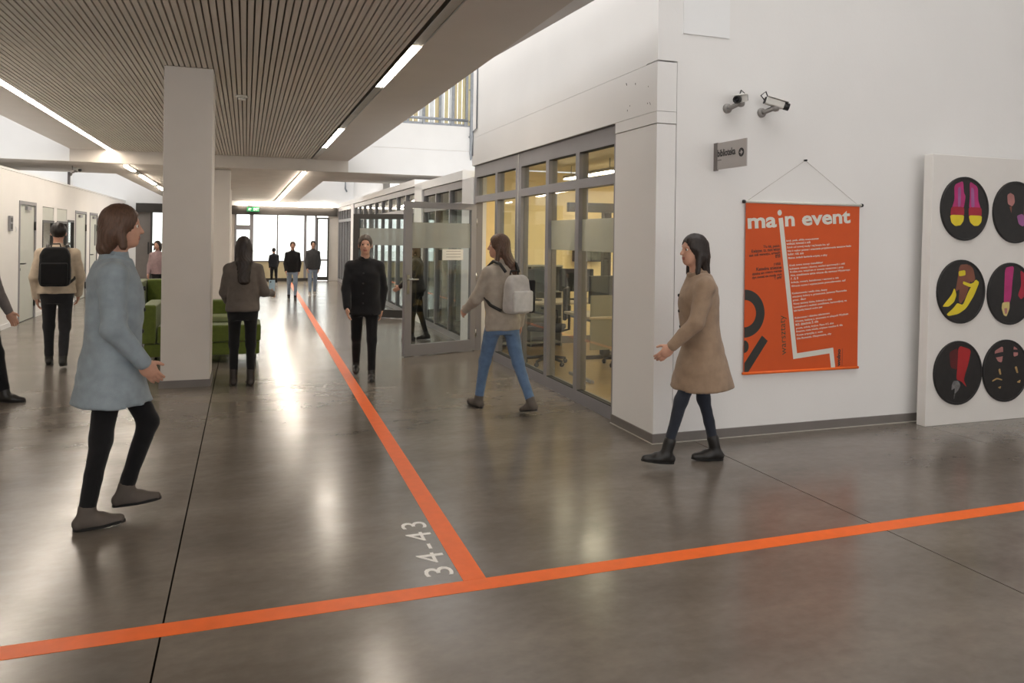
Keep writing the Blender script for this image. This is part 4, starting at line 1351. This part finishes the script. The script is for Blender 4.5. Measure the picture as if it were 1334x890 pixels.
class Fig:
    """skeleton in local space: x right, y forward, z up"""

    def __init__(f, T, legs, arms, lean=3, yaw=0, wide=1.0):
        s = f.s = T / 1.75
        f.wide = wide
        f.lean = R(lean)
        f.yaw = R(yaw)
        f.legs = []
        zmin = 1e9
        for side, (hip, knee, foot) in zip((-1, 1), legs):
            h0 = np.array([side * 0.088 * s, 0, -0.02 * s])
            a = R(hip)
            k = h0 + 0.435 * s * np.array([side * 0.01, math.sin(a), -math.cos(a)])
            b = R(hip - knee)
            an = k + 0.405 * s * np.array([0, math.sin(b), -math.cos(b)])
            p = R(foot)
            M = np.array([[1, 0, 0], [0, math.cos(p), -math.sin(p)], [0, math.sin(p), math.cos(p)]])
            for q in ((0, -0.065, -0.082), (0, 0.185, -0.082)):
                zmin = min(zmin, (an + M @ (np.array(q) * s))[2])
            f.legs.append([h0, k, an, M])
        f.P0 = np.array([0, 0, -zmin])
        for L in f.legs:
            for i in range(3):
                L[i] = L[i] + f.P0
        f.arms = []
        for side, (fl, ab, el, rot) in zip((-1, 1), arms):
            sh = f.along(0.440) + np.array([side * 0.158 * s * wide, -0.01 * s, 0])
            a, b = R(fl), R(ab)
            d1 = np.array([side * math.sin(b), math.sin(a) * math.cos(b), -math.cos(a) * math.cos(b)])
            e = sh + 0.285 * s * d1
            a2 = R(fl + el)
            r2 = R(rot)
            d2 = np.array([-side * math.sin(r2), math.sin(a2) * math.cos(r2), -math.cos(a2) * math.cos(r2)])
            w = e + 0.245 * s * d2
            f.arms.append((sh, e, w, d2, side))
        f.hc = f.along(0.705) + np.array([0, 0.025 * s, 0])
        c, n = math.cos(f.yaw), math.sin(f.yaw)
        f.HR = np.array([[c, -n, 0], [n, c, 0], [0, 0, 1]])

    def along(f, h):
        return f.P0 + h * f.s * np.array([0, math.sin(f.lean), math.cos(f.lean)])

    def tub(f, P, prof):
        """stacked ellipses along the spine: (h, rx, ry, y offset)"""
        s = f.s
        q = P - f.P0
        sl, cl = math.sin(f.lean), math.cos(f.lean)
        h = (q[:, 1] * sl + q[:, 2] * cl) / s
        y = (q[:, 1] * cl - q[:, 2] * sl)
        pr = np.array(prof)
        rx = np.interp(h, pr[:, 0], pr[:, 1]) * s
        ry = np.interp(h, pr[:, 0], pr[:, 2]) * s
        yo = np.interp(h, pr[:, 0], pr[:, 3]) * s
        d = (np.sqrt((q[:, 0] / rx) ** 2 + ((y - yo) / ry) ** 2) - 1) * np.minimum(rx, ry)
        return np.maximum(d, np.maximum(pr[0, 0] - h, h - pr[-1, 0]) * s)


TORSO = [(-0.13, .150, .105, -.01), (-0.03, .168, .118, -.015), (0.06, .158, .108, -.005), (0.16, .138, .095, .0), (0.27, .150, .105, .005), (0.36, .158, .113, .0),
         (0.42, .145, .10, -.01), (0.475, .108, .078, -.015), (0.515, .068, .06, -.012), (0.555, .05, .05, -.005)]


def inflate(prof, e):
    return [(h, rx + e, ry + e, yo) for h, rx, ry, yo in prof]


def head_fn(f):
    s = f.s

    def fn(P):
        q = (P - f.hc) @ f.HR / s        # to head space
        d = ell(q, (0, -0.012, 0.025), (0.076, 0.094, 0.094))
        d = smin(d, ell(q, (0, 0.022, -0.045), (0.056, 0.066, 0.072)), 0.03)
        d = smin(d, ell(q, (0, 0.052, -0.088), (0.026, 0.026, 0.022)), 0.025)
        d = smin(d, cap(q, (0, 0.080, 0.012), (0, 0.100, -0.026), 0.008, 0.0125), 0.012)
        d = smin(d, cap(q, (-0.03, 0.070, 0.030), (0.03, 0.070, 0.030), 0.011, 0.011), 0.014)
        for sd in (-1, 1):
            d = smin(d, ell(q, (sd * 0.077, -0.006, -0.006), (0.011, 0.020, 0.033)), 0.006)
            d = -smin(-d, ell(q, (sd * 0.031, 0.088, 0.006), (0.016, 0.014, 0.010)), 0.010)
        d = smin(d, ell(q, (0, 0.082, -0.056), (0.022, 0.009, 0.006)), 0.006)
        d = smin(d, ell(q, (0, 0.079, -0.067), (0.018, 0.009, 0.006)), 0.006)
        d = smin(d, cap(q, (0, -0.02, -0.06), (0, -0.03, -0.20), 0.050, 0.054), 0.02)
        return d * s
    return fn


def hand_mesh(f, arm, curl=25, vox=0.0048):
    sh, e, w, d, side = arm
    s = f.s
    d = d / np.linalg.norm(d)
    nrm = np.array([-side, 0.15, 0.0])                      # palm looks inward
    nrm = nrm - d * (nrm @ d)
    nrm /= np.linalg.norm(nrm)
    a = np.cross(nrm, d) * 1.0
    if a[1] < 0:
        a = -a                                               # thumb side points forward

    def W(u, v, t):
        return w + s * (a * u + nrm * v + d * t)
    segs = []
    for i, (u, L) in enumerate(((0.030, .072), (0.010, .082), (-0.011, .077), (-0.031, .060))):
        b0 = W(u * 0.9, 0.0, 0.088)
        c1, c2 = R(curl * 0.6), R(curl * 1.7)
        p1 = b0 + s * L * 0.5 * (d * math.cos(c1) + nrm * math.sin(c1) + a * u * 1.2)
        p2 = p1 + s * L * 0.5 * (d * math.cos(c2) + nrm * math.sin(c2))
        segs.append((b0, p1, p2))
    t0 = W(0.028, 0.006, 0.028)
    t1 = t0 + s * 0.042 * (d * 0.66 + a * 0.66 + nrm * 0.30)
    t2 = t1 + s * 0.034 * (d * 0.86 + a * 0.30 + nrm * 0.35)

    def fn(P):
        q = P - w
        uu, vv, tt = q @ a / s, q @ nrm / s, q @ d / s
        dd = ell(np.stack([uu, vv, tt], 1), (0, 0, 0.050), (0.045, 0.019, 0.056)) * s
        dd = smin(dd, cap(P, W(0, 0, -0.06), W(0, 0, 0.02), 0.030 * s, 0.026 * s), 0.02 * s)
        for b0, p1, p2 in segs:
            dd = smin(dd, np.minimum(cap(P, b0 - d * 0.03 * s, p1, 0.0098 * s, 0.009 * s), cap(P, p1, p2, 0.009 * s, 0.0075 * s)), 0.004 * s)
        dd = smin(dd, np.minimum(cap(P, t0, t1, 0.013 * s, 0.0105 * s), cap(P, t1, t2, 0.0105 * s, 0.008 * s)), 0.006 * s)
        return dd
    pts = np.array([w - d * 0.06 * s, t2, t1] + [x for g_ in segs for x in g_])
    return nets(fn, pts.min(0) - 0.045 * s, pts.max(0) + 0.045 * s, vox)


def wrinkle(P, amp, k=1.0):
    x, y, z = P[:, 0] * k, P[:, 1] * k, P[:, 2] * k
    return amp * (np.sin(23 * z + 9 * x + 3 * np.sin(11 * y)) * 0.6 + np.sin(37 * x - 19 * z + 4 * np.sin(13 * z + 7 * y)) * 0.5 + np.sin(31 * y + 13 * z) * 0.4)


def person(label, loc, heading, T, legs, arms, top, bottom, hair, shoe, lean=3, yaw=0, vox=0.011, bag=None, phone=False, curl=25):
    f = Fig(T, legs, arms, lean, yaw, top.get('wide', 1.0))
    s = f.s
    root = empty('person', (loc[0], loc[1], 0), R(heading), label, 'person')

    # ---- body: one figure
    def trunk(P):
        d = f.tub(P, inflate(TORSO, -0.012))
        for h0, k, an, M in f.legs:
            d = smin(d, cap(P, h0, k, 0.062 * s, 0.038 * s), 0.02 * s)
            d = smin(d, smin(cap(P, k, k * 0.6 + an * 0.4 + np.array([0, -0.004 * s, 0]), 0.034 * s, 0.034 * s), cap(P, k, an, 0.034 * s, 0.025 * s), 0.01 * s), 0.01 * s)
            d = smin(d, cap(P, an, an + M @ np.array([0, 0.10, -0.052]) * s, 0.024 * s, 0.016 * s), 0.01 * s)
        for sh, e, w, dd, sd in f.arms:
            d = smin(d, cap(P, sh, e, 0.046 * s, 0.038 * s), 0.03 * s)
            d = smin(d, cap(P, e, w, 0.037 * s, 0.025 * s), 0.015 * s)
        d = smin(d, cap(P, f.along(0.47), f.hc + np.array([0, -0.02 * s, -0.05 * s]), 0.058 * s, 0.05 * s), 0.03 * s)
        return d
    pts = np.array([x for L in f.legs for x in L[:3]] + [x for A in f.arms for x in A[:3]] + [f.hc, f.P0])
    lo, hi = pts.min(0) - 0.16 * s, pts.max(0) + 0.16 * s
    lo[2] = 0.0
    V, F = nets(trunk, lo, hi, max(0.014, vox * 1.3))
    Vh, Fh = nets(head_fn(f), f.hc - 0.15 * s - np.array([0, 0, 0.08 * s]), f.hc + 0.15 * s, max(0.0058, vox * 0.6))
    VV, FF = [V, Vh], [F, Fh + len(V)]
    off = len(V) + len(Vh)
    for A in f.arms:
        v1, f1 = hand_mesh(f, A, curl, max(0.0048, vox * 0.45))
        VV.append(v1)
        FF.append(f1 + off)
        off += len(v1)
    VV, FF = np.concatenate(VV), np.concatenate(FF)
    body = mesh_obj('body', VV, FF, [top.get('skin', SKIN), LIPS], root, True, True)
    q = (VV[FF].mean(1) - f.hc) @ f.HR / s
    lip = (np.abs(q[:, 0]) < 0.022) & (q[:, 1] > 0.074) & (q[:, 2] < -0.050) & (q[:, 2] > -0.073)
    body.data.polygons.foreach_set('material_index', lip.astype(np.int32))
    for sd in (-1, 1):
        c = f.hc + f.HR @ np.array([sd * 0.031, 0.0665, 0.006]) * s
        Ve, Fe = lathe_vf([(0.002 * s, -0.0125 * s), (0.009 * s, -0.009 * s), (0.0125 * s, 0), (0.009 * s, 0.009 * s), (0.0055 * s, 0.0115 * s), (0.001 * s, 0.0128 * s)], 12, 'y')
        Ve = np.array(Ve) @ f.HR.T + c
        eo = mesh_obj('eye', Ve, Fe, [EYEW, EYEI], body, True, True)
        mi = [1 if np.mean([(np.array(Ve[i]) - c) @ f.HR[:, 1] for i in p.vertices]) > 0.0098 * s else 0 for p in eo.data.polygons]
        eo.data.polygons.foreach_set('material_index', mi)

    # ---- trousers
    lw = bottom.get('w', 1.0)
    bot = bottom.get('end', 0.03)

    def trou(P):
        d = f.tub(P, [(-0.16, .135, .105, -.01), (-0.03, .176, .126, -.015), (0.06, .166, .116, -.005), (0.13, .15, .108, 0)])
        for h0, k, an, M in f.legs:
            ax = (k - an) / np.linalg.norm(k - an)
            kn = k + np.array([0, 0.004 * s, 0])
            g_ = smin(cap(P, h0, kn, 0.088 * s * (0.6 + 0.4 * lw), 0.060 * s * lw), cap(P, kn, an, 0.058 * s * lw, 0.044 * s * lw), 0.03 * s)
            g_ = np.maximum(g_, -((P - (an + ax * bot * s)) @ ax))
            d = smin(d, g_, 0.035 * s)
        return d + wrinkle(P, 0.0022)
    p2 = np.array([x for L in f.legs for x in L[:3]] + [f.P0])
    V, F = nets(trou, p2.min(0) - 0.12 * s, np.maximum(p2.max(0) + 0.13 * s, f.P0 + 0.15 * s), vox)
    mesh_obj('trousers', V, F, bottom['mat'], root, True, True)

    # ---- top garment
    e = top.get('e', 0.022)
    hem = top['hem']
    fl = top.get('flare', 0.0)
    prof = [p for p in inflate(TORSO, e) if hem + 0.02 < p[0] < 0.53]
    if hem < -0.13:
        prof = [(hem, .176 + e + fl, .135 + e + fl * 1.1, 0.0), (-0.13, .172 + e + fl * .4, .125 + e + fl * .4, -.005)] + [p for p in prof if p[0] > -0.05]
    else:
        r0 = np.array(inflate(TORSO, e))
        prof = [(hem, float(np.interp(hem, r0[:, 0], r0[:, 1])) + 0.006, float(np.interp(hem, r0[:, 0], r0[:, 2])) + 0.006, -0.008)] + prof
    if top.get('loose'):
        prof = [(h, max(rx, .156 + e) if h < 0.38 else rx, max(ry, .112 + e) if h < 0.38 else ry, yo) for h, rx, ry, yo in prof]
    sr = top.get('sleeve', 1.0)

    def garment(P):
        d = f.tub(P, prof)
        for sh, el, w, dd, sd in f.arms:
            inn = sh + np.array([-sd * 0.075 * s, 0, 0.030 * s])
            d = smin(d, cap(P, inn, sh, 0.058 * s, 0.060 * s * sr), 0.05 * s)
            g_ = smin(cap(P, sh, el, 0.060 * s * sr, 0.052 * s * sr), cap(P, el, w - dd * 0.005 * s, 0.052 * s * sr, 0.038 * s * sr), 0.02 * s)
            d = smin(d, g_, 0.022 * s)
        d = smin(d, cap(P, f.along(0.50), f.along(0.55) + np.array([0, 0.0, 0]), 0.068 * s, 0.060 * s), 0.03 * s)
        return d + wrinkle(P, top.get('fold', 0.003))
    p3 = np.array([x for A in f.arms for x in A[:3]] + [f.along(0.6), f.along(hem), f.along(hem) + [0.2 * s + fl * s, 0.2 * s + fl * s, 0], f.along(hem) - [0.2 * s + fl * s, 0.2 * s + fl * s, 0]])
    V, F = nets(garment, p3.min(0) - 0.09 * s, p3.max(0) + 0.09 * s, vox)
    gar = mesh_obj(top['kind'], V, F, top['mat'], root, True, True)
    if top['kind'] in ('coat', 'jacket', 'hoodie'):
        hood = top['kind'] == 'hoodie'

        def collar(P):
            d = np.abs(f.tub(P, [(0.455, .098, .092, -.012), (0.50, .082, .080, -.008), (0.545, .070, .074, -.002), (0.575, .074, .080, -.004)])) - 0.010 * s
            q_ = P - f.along(0.5)
            h_ = (q_[:, 2]) / s
            d = np.maximum(d, np.maximum(-0.035 - h_, h_ - 0.055 + 0.35 * np.clip(q_[:, 1], 0, 1)))
            if hood:
                d = smin(d, ell(P, f.along(0.47) + np.array([0, -0.105, 0]) * s, (0.115 * s, 0.055 * s, 0.085 * s)), 0.03)
            return d
        V, F = nets(collar, f.along(0.5) - np.array([0.16, 0.20, 0.14]) * s, f.along(0.5) + np.array([0.16, 0.16, 0.10]) * s, max(0.007, vox * 0.7))
        mesh_obj('hood' if hood else 'collar', V, F, top['mat'], gar, True, True)
        if not hood:
            ry_ = float(np.interp(0.3, [p[0] for p in prof], [p[2] for p in prof])) * s
            for hb in (0.36, 0.24, 0.12, 0.0):
                c_ = f.along(hb)
                ryb = float(np.interp(hb, [p[0] for p in prof], [p[2] + p[3] for p in prof])) * s
                Vb, Fb = lathe_vf([(0.012 * s, -0.006), (0.012 * s, 0.004), (0.006 * s, 0.007)], 12, 'y', (0.02 * s, c_[1] + ryb, c_[2]))
                mesh_obj('button', Vb, Fb, M_BLACK, gar, True, True)
    if top.get('scarf'):
        V, F = nets(lambda P: smin(np.abs(f.tub(P, [(0.47, .11, .10, 0), (0.56, .085, .085, 0), (0.60, .075, .08, 0)])) - 0.014 * s, ell(P, f.along(0.5) + np.array([0, 0.07, 0]) * s, (0.07 * s, 0.04 * s, 0.05 * s)), 0.02) + wrinkle(P, 0.004, 1.6),
                    f.along(0.53) - 0.16 * s, f.along(0.53) + 0.16 * s, vox)
        mesh_obj('scarf', V, F, top['scarf'], root, True, True)

    # ---- shoes
    boot = shoe.get('boot', 0.03)
    for h0, k, an, M in f.legs:
        ax = (k - an) / np.linalg.norm(k - an)

        def sf(P, an=an, M=M, ax=ax):
            q = (P - an) @ M / s
            d = cap(q, (0, -0.038, -0.044), (0, 0.07, -0.050), 0.036, 0.040)
            d = smin(d, cap(q, (0, 0.07, -0.055), (0, 0.158, -0.062), 0.040, 0.026), 0.02)
            d = smin(d, cap(q, (0, 0.0, -0.02), (0, 0.06, -0.04), 0.038, 0.034), 0.02)
            d = d * s
            d = smin(d, cap(P, an - ax * 0.02 * s, an + ax * boot * s, 0.042 * s, 0.046 * s), 0.02 * s)
            return np.maximum(d, (-0.080 - q[:, 2]) * s)
        c = np.array([an + M @ np.array(q) * s for q in ((0, -0.08, -0.08), (0, 0.19, -0.08), (0, 0.19, 0), (0, -.08, 0.02))] + [an + ax * boot * s])
        V, F = nets(sf, c.min(0) - 0.06 * s, c.max(0) + 0.06 * s, max(0.007, vox * 0.7))
        so = mesh_obj('boot' if boot > 0.06 else 'shoe', V, F, shoe['mat'], root, True, True)
        sv_ = []
        for zz, gr in ((-0.082, 0.0), (-0.066, 0.003)):
            for t in range(20):
                a_ = 2 * math.pi * t / 20
                yy = 0.058 + 0.128 * math.sin(a_)
                wx = (0.041 if yy > 0.05 else 0.036) * math.cos(a_)
                sv_.append(an + M @ (np.array([wx * (1 + gr * 20), yy, zz]) * s))
        sf_ = [tuple(range(19, -1, -1)), tuple(range(20, 40))] + [(i, (i + 1) % 20, 20 + (i + 1) % 20, 20 + i) for i in range(20)]
        mesh_obj('sole', sv_, sf_, shoe.get('sole', M_BLACK), so, False, True)

    # ---- hair
    kind = hair['kind']

    def hf(P):
        q = (P - f.hc) @ f.HR / s
        d = ell(q, (0, -0.016, 0.030), (0.087, 0.105, 0.103))
        face = np.maximum(ell(q, (0, 0.105, -0.045), (0.074, 0.090, 0.115)), -9)
        d = -smin(-d, face, 0.015)
        d = np.maximum(d, -(q[:, 2] + (0.075 if kind != 'short' else 0.060) + 0.5 * np.clip(q[:, 1], 0, 1)))
        if kind in ('long', 'bob'):
            L = hair.get('len', 0.36)
            b = ell(q, (0, -0.055, -0.02), (0.088, 0.062, 0.11))
            qx = q * np.array([0.60, 1, 1])
            if L > 0.25:
                b = smin(b, cap(qx, (0, -0.062, -0.04), (0, -0.128, -0.18), 0.056, 0.052), 0.03)
                b = smin(b, cap(qx, (0, -0.128, -0.18), (0, -0.182, -L + 0.04), 0.052, 0.040), 0.02)
            else:
                b = smin(b, cap(qx, (0, -0.060, -0.04), (0, -0.085, -L + 0.04), 0.056, 0.044), 0.03)
            for sd in (-1, 1):
                b = smin(b, cap(q, (sd * 0.072, -0.015, 0.0), (sd * 0.078, 0.0, -min(L, 0.26) + 0.05), 0.024, 0.020), 0.025)
            b = -smin(-b, ell(q, (0, 0.09, -0.05), (0.066, 0.085, 0.12)), 0.012)
            d = smin(d, b, 0.02)
        ang_ = np.arctan2(q[:, 0], q[:, 1] + 0.02)
        d = d + 0.0022 * np.sin(26 * ang_ + 6 * np.sin(q[:, 2] * 22)) + 0.0012 * np.sin(61 * ang_)
        return d * s
    L = hair.get('len', 0.12)
    V, F = nets(hf, f.hc - np.array([0.17, 0.26, max(0.14, L + 0.08)]) * s, f.hc + np.array([0.17, 0.17, 0.17]) * s, max(0.007, vox * 0.7))
    mesh_obj('hair', V, F, hair['mat'], root, True, True)

    Rz = Matrix.Rotation(R(heading), 4, 'Z')

    def world(p):
        return Vector((loc[0], loc[1], 0)) + Rz @ Vector(p)
    # ---- backpack (a thing of its own, hanging on the shoulders)
    if bag:
        ey = (0.115 + e + 0.012) * s
        base = f.along(0.06)
        wl = world((0, -ey + base[1], base[2]))
        bp_ = empty('backpack', tuple(wl), R(heading), bag['label'], 'backpack')
        w_, d_, h_ = bag.get('size', (0.30, 0.15, 0.42))
        w_, d_, h_ = w_ * s, d_ * s, h_ * s
        sl = math.sin(f.lean)

        def bagfn(P):
            q = P.copy()
            z = q[:, 2]
            ww = w_ / 2 * np.interp(z / h_, [0, 0.2, 0.8, 1.0], [0.90, 1.0, 0.95, 0.70])
            dd_ = d_ / 2 * np.interp(z / h_, [0, 0.2, 0.6, 1.0], [0.95, 1.0, 0.9, 0.5])
            x = np.abs(q[:, 0]) - ww + 0.04
            y = np.abs(q[:, 1] + d_ / 2) - dd_ + 0.035
            zz = np.abs(z - h_ / 2) - h_ / 2 + 0.04
            o_ = np.stack([x, y, zz], 1)
            return np.linalg.norm(np.maximum(o_, 0), axis=1) + np.minimum(o_.max(1), 0) - 0.036 + wrinkle(P, 0.002)
        V, F = nets(bagfn, (-w_ / 2 - 0.04, -d_ - 0.04, -0.04), (w_ / 2 + 0.04, 0.04, h_ + 0.04), 0.010)
        mesh_obj('bag_body', V, F, bag['mat'], bp_, True, True)

        def pocket(P):
            o_ = np.abs(P - np.array([0, -d_ - 0.008, h_ * 0.33])) - np.array([w_ * 0.42, 0.02, h_ * 0.27]) + 0.018
            return np.linalg.norm(np.maximum(o_, 0), axis=1) + np.minimum(o_.max(1), 0) - 0.018
        V, F = nets(pocket, (-w_ / 2, -d_ - 0.06, -0.02), (w_ / 2, 0.04 - d_, h_ * 0.7), 0.009)
        mesh_obj('front_pocket', V, F, bag.get('pmat', bag['mat']), bp_, True, True)
        if bag.get('side'):
            V, F = bevel_vf(*box_vf(w_ * 0.36, w_ * 0.62, -d_ * 0.98, -d_ * 0.05, h_ * 0.02, h_ * 0.86), 0.02, 3)
            mesh_obj('side_pocket', V, F, bag['side'], bp_, True, True)
        tube('grab_handle', [(-0.05 * s, -0.03 * s, h_ - 0.005), (-0.04 * s, -0.03 * s, h_ + 0.03), (0.04 * s, -0.03 * s, h_ + 0.03), (0.05 * s, -0.03 * s, h_ - 0.005)], 0.008 * s, M_BLACK, bp_, 8, True)
        for sd in (-1, 1):
            pts_ = [(sd * 0.08, 0.0, 0.40), (sd * 0.10, 0.06, 0.475), (sd * 0.105, 0.14, 0.50), (sd * 0.11, 0.235, 0.43), (sd * 0.125, 0.275, 0.30), (sd * 0.16, 0.22, 0.16), (sd * 0.185, 0.10, 0.08), (sd * 0.13, 0.0, 0.03)]
            pl = [(p[0] * s, (p[1] * (1.0 + e)) * s + (0.02 if 0.1 < p[1] else 0), p[2] * s) for p in pts_]
            tube('shoulder_strap', pl, 0.016 * s, M_BLACK, bp_, 8, True)
    if phone:
        sh, el, w, dd, sd = f.arms[1]
        c = world(w + dd * 0.10 * s + np.array([-sd * 0.034 * s, 0.01, 0.055 * s]))
        t = empty('phone', tuple(c), R(heading) + R(25), 'pale blue phone held by the long-haired person in grey sweater', 'phone')
        box('phone_case', -0.036, 0.036, -0.005, 0.005, -0.03, 0.11, mat('phone_blue', srgb(170, 196, 214), 0.3), t, 0.004, True)
        box('phone_screen', -0.032, 0.032, 0.0052, 0.006, -0.025, 0.105, M_BLACK, t, 0, True)
        V, F = lathe_vf([(0.008, -0.0052), (0.008, -0.0075)], 12, 'y', (-0.02, 0, 0.09))
        mesh_obj('phone_camera', V, F, M_BLACK, t, False, True)
    return root


def cloth(n, rgb, **k):
    return mat(n, srgb(*rgb), 0.9, var=k.pop('var', 0.10), scale=k.pop('scale', 18), bump=0.2, bscale=260, sheen=0.15, spec=0.2, **k)


def hairm(n, rgb):
    return mat(n, srgb(*rgb), 0.5, var=0.25, scale=20, stretch=(8, 8, 1))


H_BLACK = hairm('hair_black', (30, 25, 23))
H_DBROWN = hairm('hair_dark_brown', (36, 26, 22))
H_BROWN = hairm('hair_brown', (86, 62, 48))
H_GREY = hairm('hair_ash_brown', (88, 78, 70))
C_BLACK = cloth('cloth_black', (26, 26, 28))
C_DARK = cloth('cloth_charcoal', (44, 44, 47))
C_NAVY = cloth('cloth_dark_denim', (48, 52, 62))
C_JEANS = cloth('cloth_blue_denim', (96, 120, 152), var=0.15)
C_PALEJ = cloth('cloth_pale_denim', (146, 160, 178))
SH_BLK = {'mat': mat('shoe_black_leather', srgb(32, 30, 29), 0.4)}
SH_BOOT = {'mat': mat('boot_dark_brown', srgb(46, 38, 34), 0.5), 'boot': 0.10}
SH_GREY = {'mat': mat('shoe_grey_suede', srgb(92, 84, 78), 0.8)}
SH_LIGHT = {'mat': mat('shoe_pale_canvas', srgb(170, 166, 160), 0.8), 'sole': M_CARDW}

walk = lambda a, k: [(a, 4, 0), (-a, k, -k * 0.4)]
ARM_REST = [(-6, 10, 14, 4), (8, 10, 14, 4)]

person('walking person in long pale blue coat and black trousers', (-0.685, 4.70), -84, 1.735,
       [(24, 40, 4), (-7, 2, 5)], [(-14, 12, 18, 6), (2, 12, 34, 10)],
       dict(kind='coat', mat=cloth('coat_pale_blue', (142, 154, 162)), hem=-0.27, e=0.034, flare=0.035, sleeve=1.18, loose=True, fold=0.004),
       dict(mat=C_BLACK, w=0.95), dict(kind='bob', len=0.16, mat=H_BROWN), SH_GREY, lean=1, yaw=6)
person('person in knee length beige coat walking past the orange poster', (3.075, 4.68), 74, 1.635,
       [(22, 6, 6), (-9, 4, 3)], [(18, 12, 26, 6), (-20, 12, 14, 6)],
       dict(kind='coat', mat=cloth('coat_beige', (150, 128, 108)), hem=-0.34, e=0.034, flare=0.062, sleeve=1.15, loose=True, fold=0.004),
       dict(mat=C_NAVY, w=0.82), dict(kind='bob', len=0.22, mat=H_DBROWN), dict(SH_BLK, boot=0.09), lean=3, yaw=10)
person('person in blue jeans and grey beige sweater walking towards the library door', (2.245, 6.66), 20, 1.645,
       [(19, 5, 4), (-20, 10, -12)], [(26, 12, 34, 8), (-14, 14, 20, 4)],
       dict(kind='sweater', mat=cloth('sweater_greige', (168, 158, 146)), hem=-0.12, e=0.026, sleeve=1.12, loose=True, fold=0.004),
       dict(mat=C_JEANS, w=0.98), dict(kind='long', len=0.34, mat=H_BROWN), SH_GREY, lean=4, yaw=42,
       bag=dict(label='black and pale grey backpack worn over the grey beige sweater', mat=cloth('bag_pale_grey', (186, 182, 178)), pmat=cloth('pocket_pale_grey', (204, 202, 198)), side=C_BLACK, size=(0.28, 0.16, 0.38)))
person('long-haired person in grey sweater standing beside the front column', (-0.02, 8.52), 4, 1.555,
       [(3, 3, 0), (-3, 2, 0)], [(10, 10, 50, 10), (-4, 17, 84, -26)],
       dict(kind='sweater', mat=cloth('sweater_grey_brown', (98, 90, 84)), hem=-0.06, e=0.026, sleeve=1.12, loose=True),
       dict(mat=C_BLACK, w=0.95), dict(kind='long', len=0.44, mat=H_DBROWN), SH_BOOT, lean=2, phone=True)
person('person in cream hoodie wearing a backpack near the row of doors', (-2.11, 10.32), 6, 1.70,
       walk(12, 14), [(-8, 13, 16, 4), (8, 13, 16, 4)],
       dict(kind='hoodie', mat=cloth('hoodie_cream', (196, 180, 160)), hem=-0.04, e=0.034, sleeve=1.25, loose=True, wide=1.06),
       dict(mat=C_DARK, w=1.08), dict(kind='short', mat=H_BLACK), SH_BLK, lean=3,
       bag=dict(label='large black backpack worn over the cream hoodie', mat=C_BLACK, size=(0.34, 0.19, 0.48)))
person('person in black jacket walking past the second open glass door', (1.27, 8.62), 172, 1.605,
       walk(13, 16), [(-10, 11, 12, 4), (12, 11, 16, 4)],
       dict(kind='jacket', mat=cloth('jacket_black', (30, 30, 33)), hem=-0.14, e=0.034, sleeve=1.2, loose=True, wide=1.05),
       dict(mat=C_BLACK, w=1.0), dict(kind='short', mat=H_GREY), SH_BLK, lean=2)
person('dark dressed person standing behind the open library door glass', (2.50, 11.55), 74, 1.52,
       [(8, 6, 0), (-8, 8, -4)], [(14, 10, 40, 8), (-6, 10, 14, 4)],
       dict(kind='jacket', mat=cloth('jacket_charcoal', (52, 48, 46)), hem=-0.08, e=0.026, sleeve=1.1),
       dict(mat=C_BLACK, w=0.95), dict(kind='bob', len=0.18, mat=H_BROWN), SH_BLK, vox=0.013)
person('person in black sweater and pale jeans walking on the orange line', (1.10, 19.6), 178, 1.42,
       walk(9, 10), ARM_REST, dict(kind='sweater', mat=cloth('sweater_black', (34, 33, 34)), hem=-0.10, e=0.028, sleeve=1.15, loose=True),
       dict(mat=C_PALEJ, w=1.0), dict(kind='short', mat=H_BROWN), SH_BLK, vox=0.015)
person('person in charcoal jacket and pale jeans walking near the end windows', (1.68, 20.75), 184, 1.43,
       walk(-9, 6), ARM_REST, dict(kind='jacket', mat=cloth('jacket_grey', (72, 72, 74)), hem=-0.10, e=0.030, sleeve=1.2, loose=True),
       dict(mat=C_PALEJ, w=1.05), dict(kind='short', mat=H_BLACK), SH_LIGHT, vox=0.015)
person('small person all in dark clothes standing by the end window', (0.84, 24.9), 15, 1.17,
       [(4, 3, 0), (-5, 4, -2)], ARM_REST, dict(kind='sweater', mat=cloth('sweater_ink', (30, 31, 36)), hem=-0.06, e=0.028, sleeve=1.15, loose=True),
       dict(mat=C_BLACK, w=1.0), dict(kind='short', mat=H_BLACK), SH_LIGHT, vox=0.016)
person('person in dusty pink sweater far behind the front column', (-1.80, 18.2), 160, 1.42,
       walk(8, 8), ARM_REST, dict(kind='sweater', mat=cloth('sweater_dusty_pink', (150, 128, 130)), hem=-0.06, e=0.028, sleeve=1.15, loose=True),
       dict(mat=C_BLACK, w=1.0), dict(kind='bob', len=0.18, mat=H_DBROWN), SH_BLK, vox=0.015)
person('person in grey coat and black trousers stepping past the doors wall', (-2.31, 8.2), -100, 1.68,
       walk(16, 12), [(10, 10, 20, 4), (-12, 10, 14, 4)],
       dict(kind='coat', mat=cloth('coat_grey', (120, 114, 112)), hem=-0.24, e=0.030, flare=0.02, sleeve=1.1, loose=True),
       dict(mat=C_BLACK, w=1.0), dict(kind='bob', len=0.18, mat=H_BLACK), SH_BLK, vox=0.013)
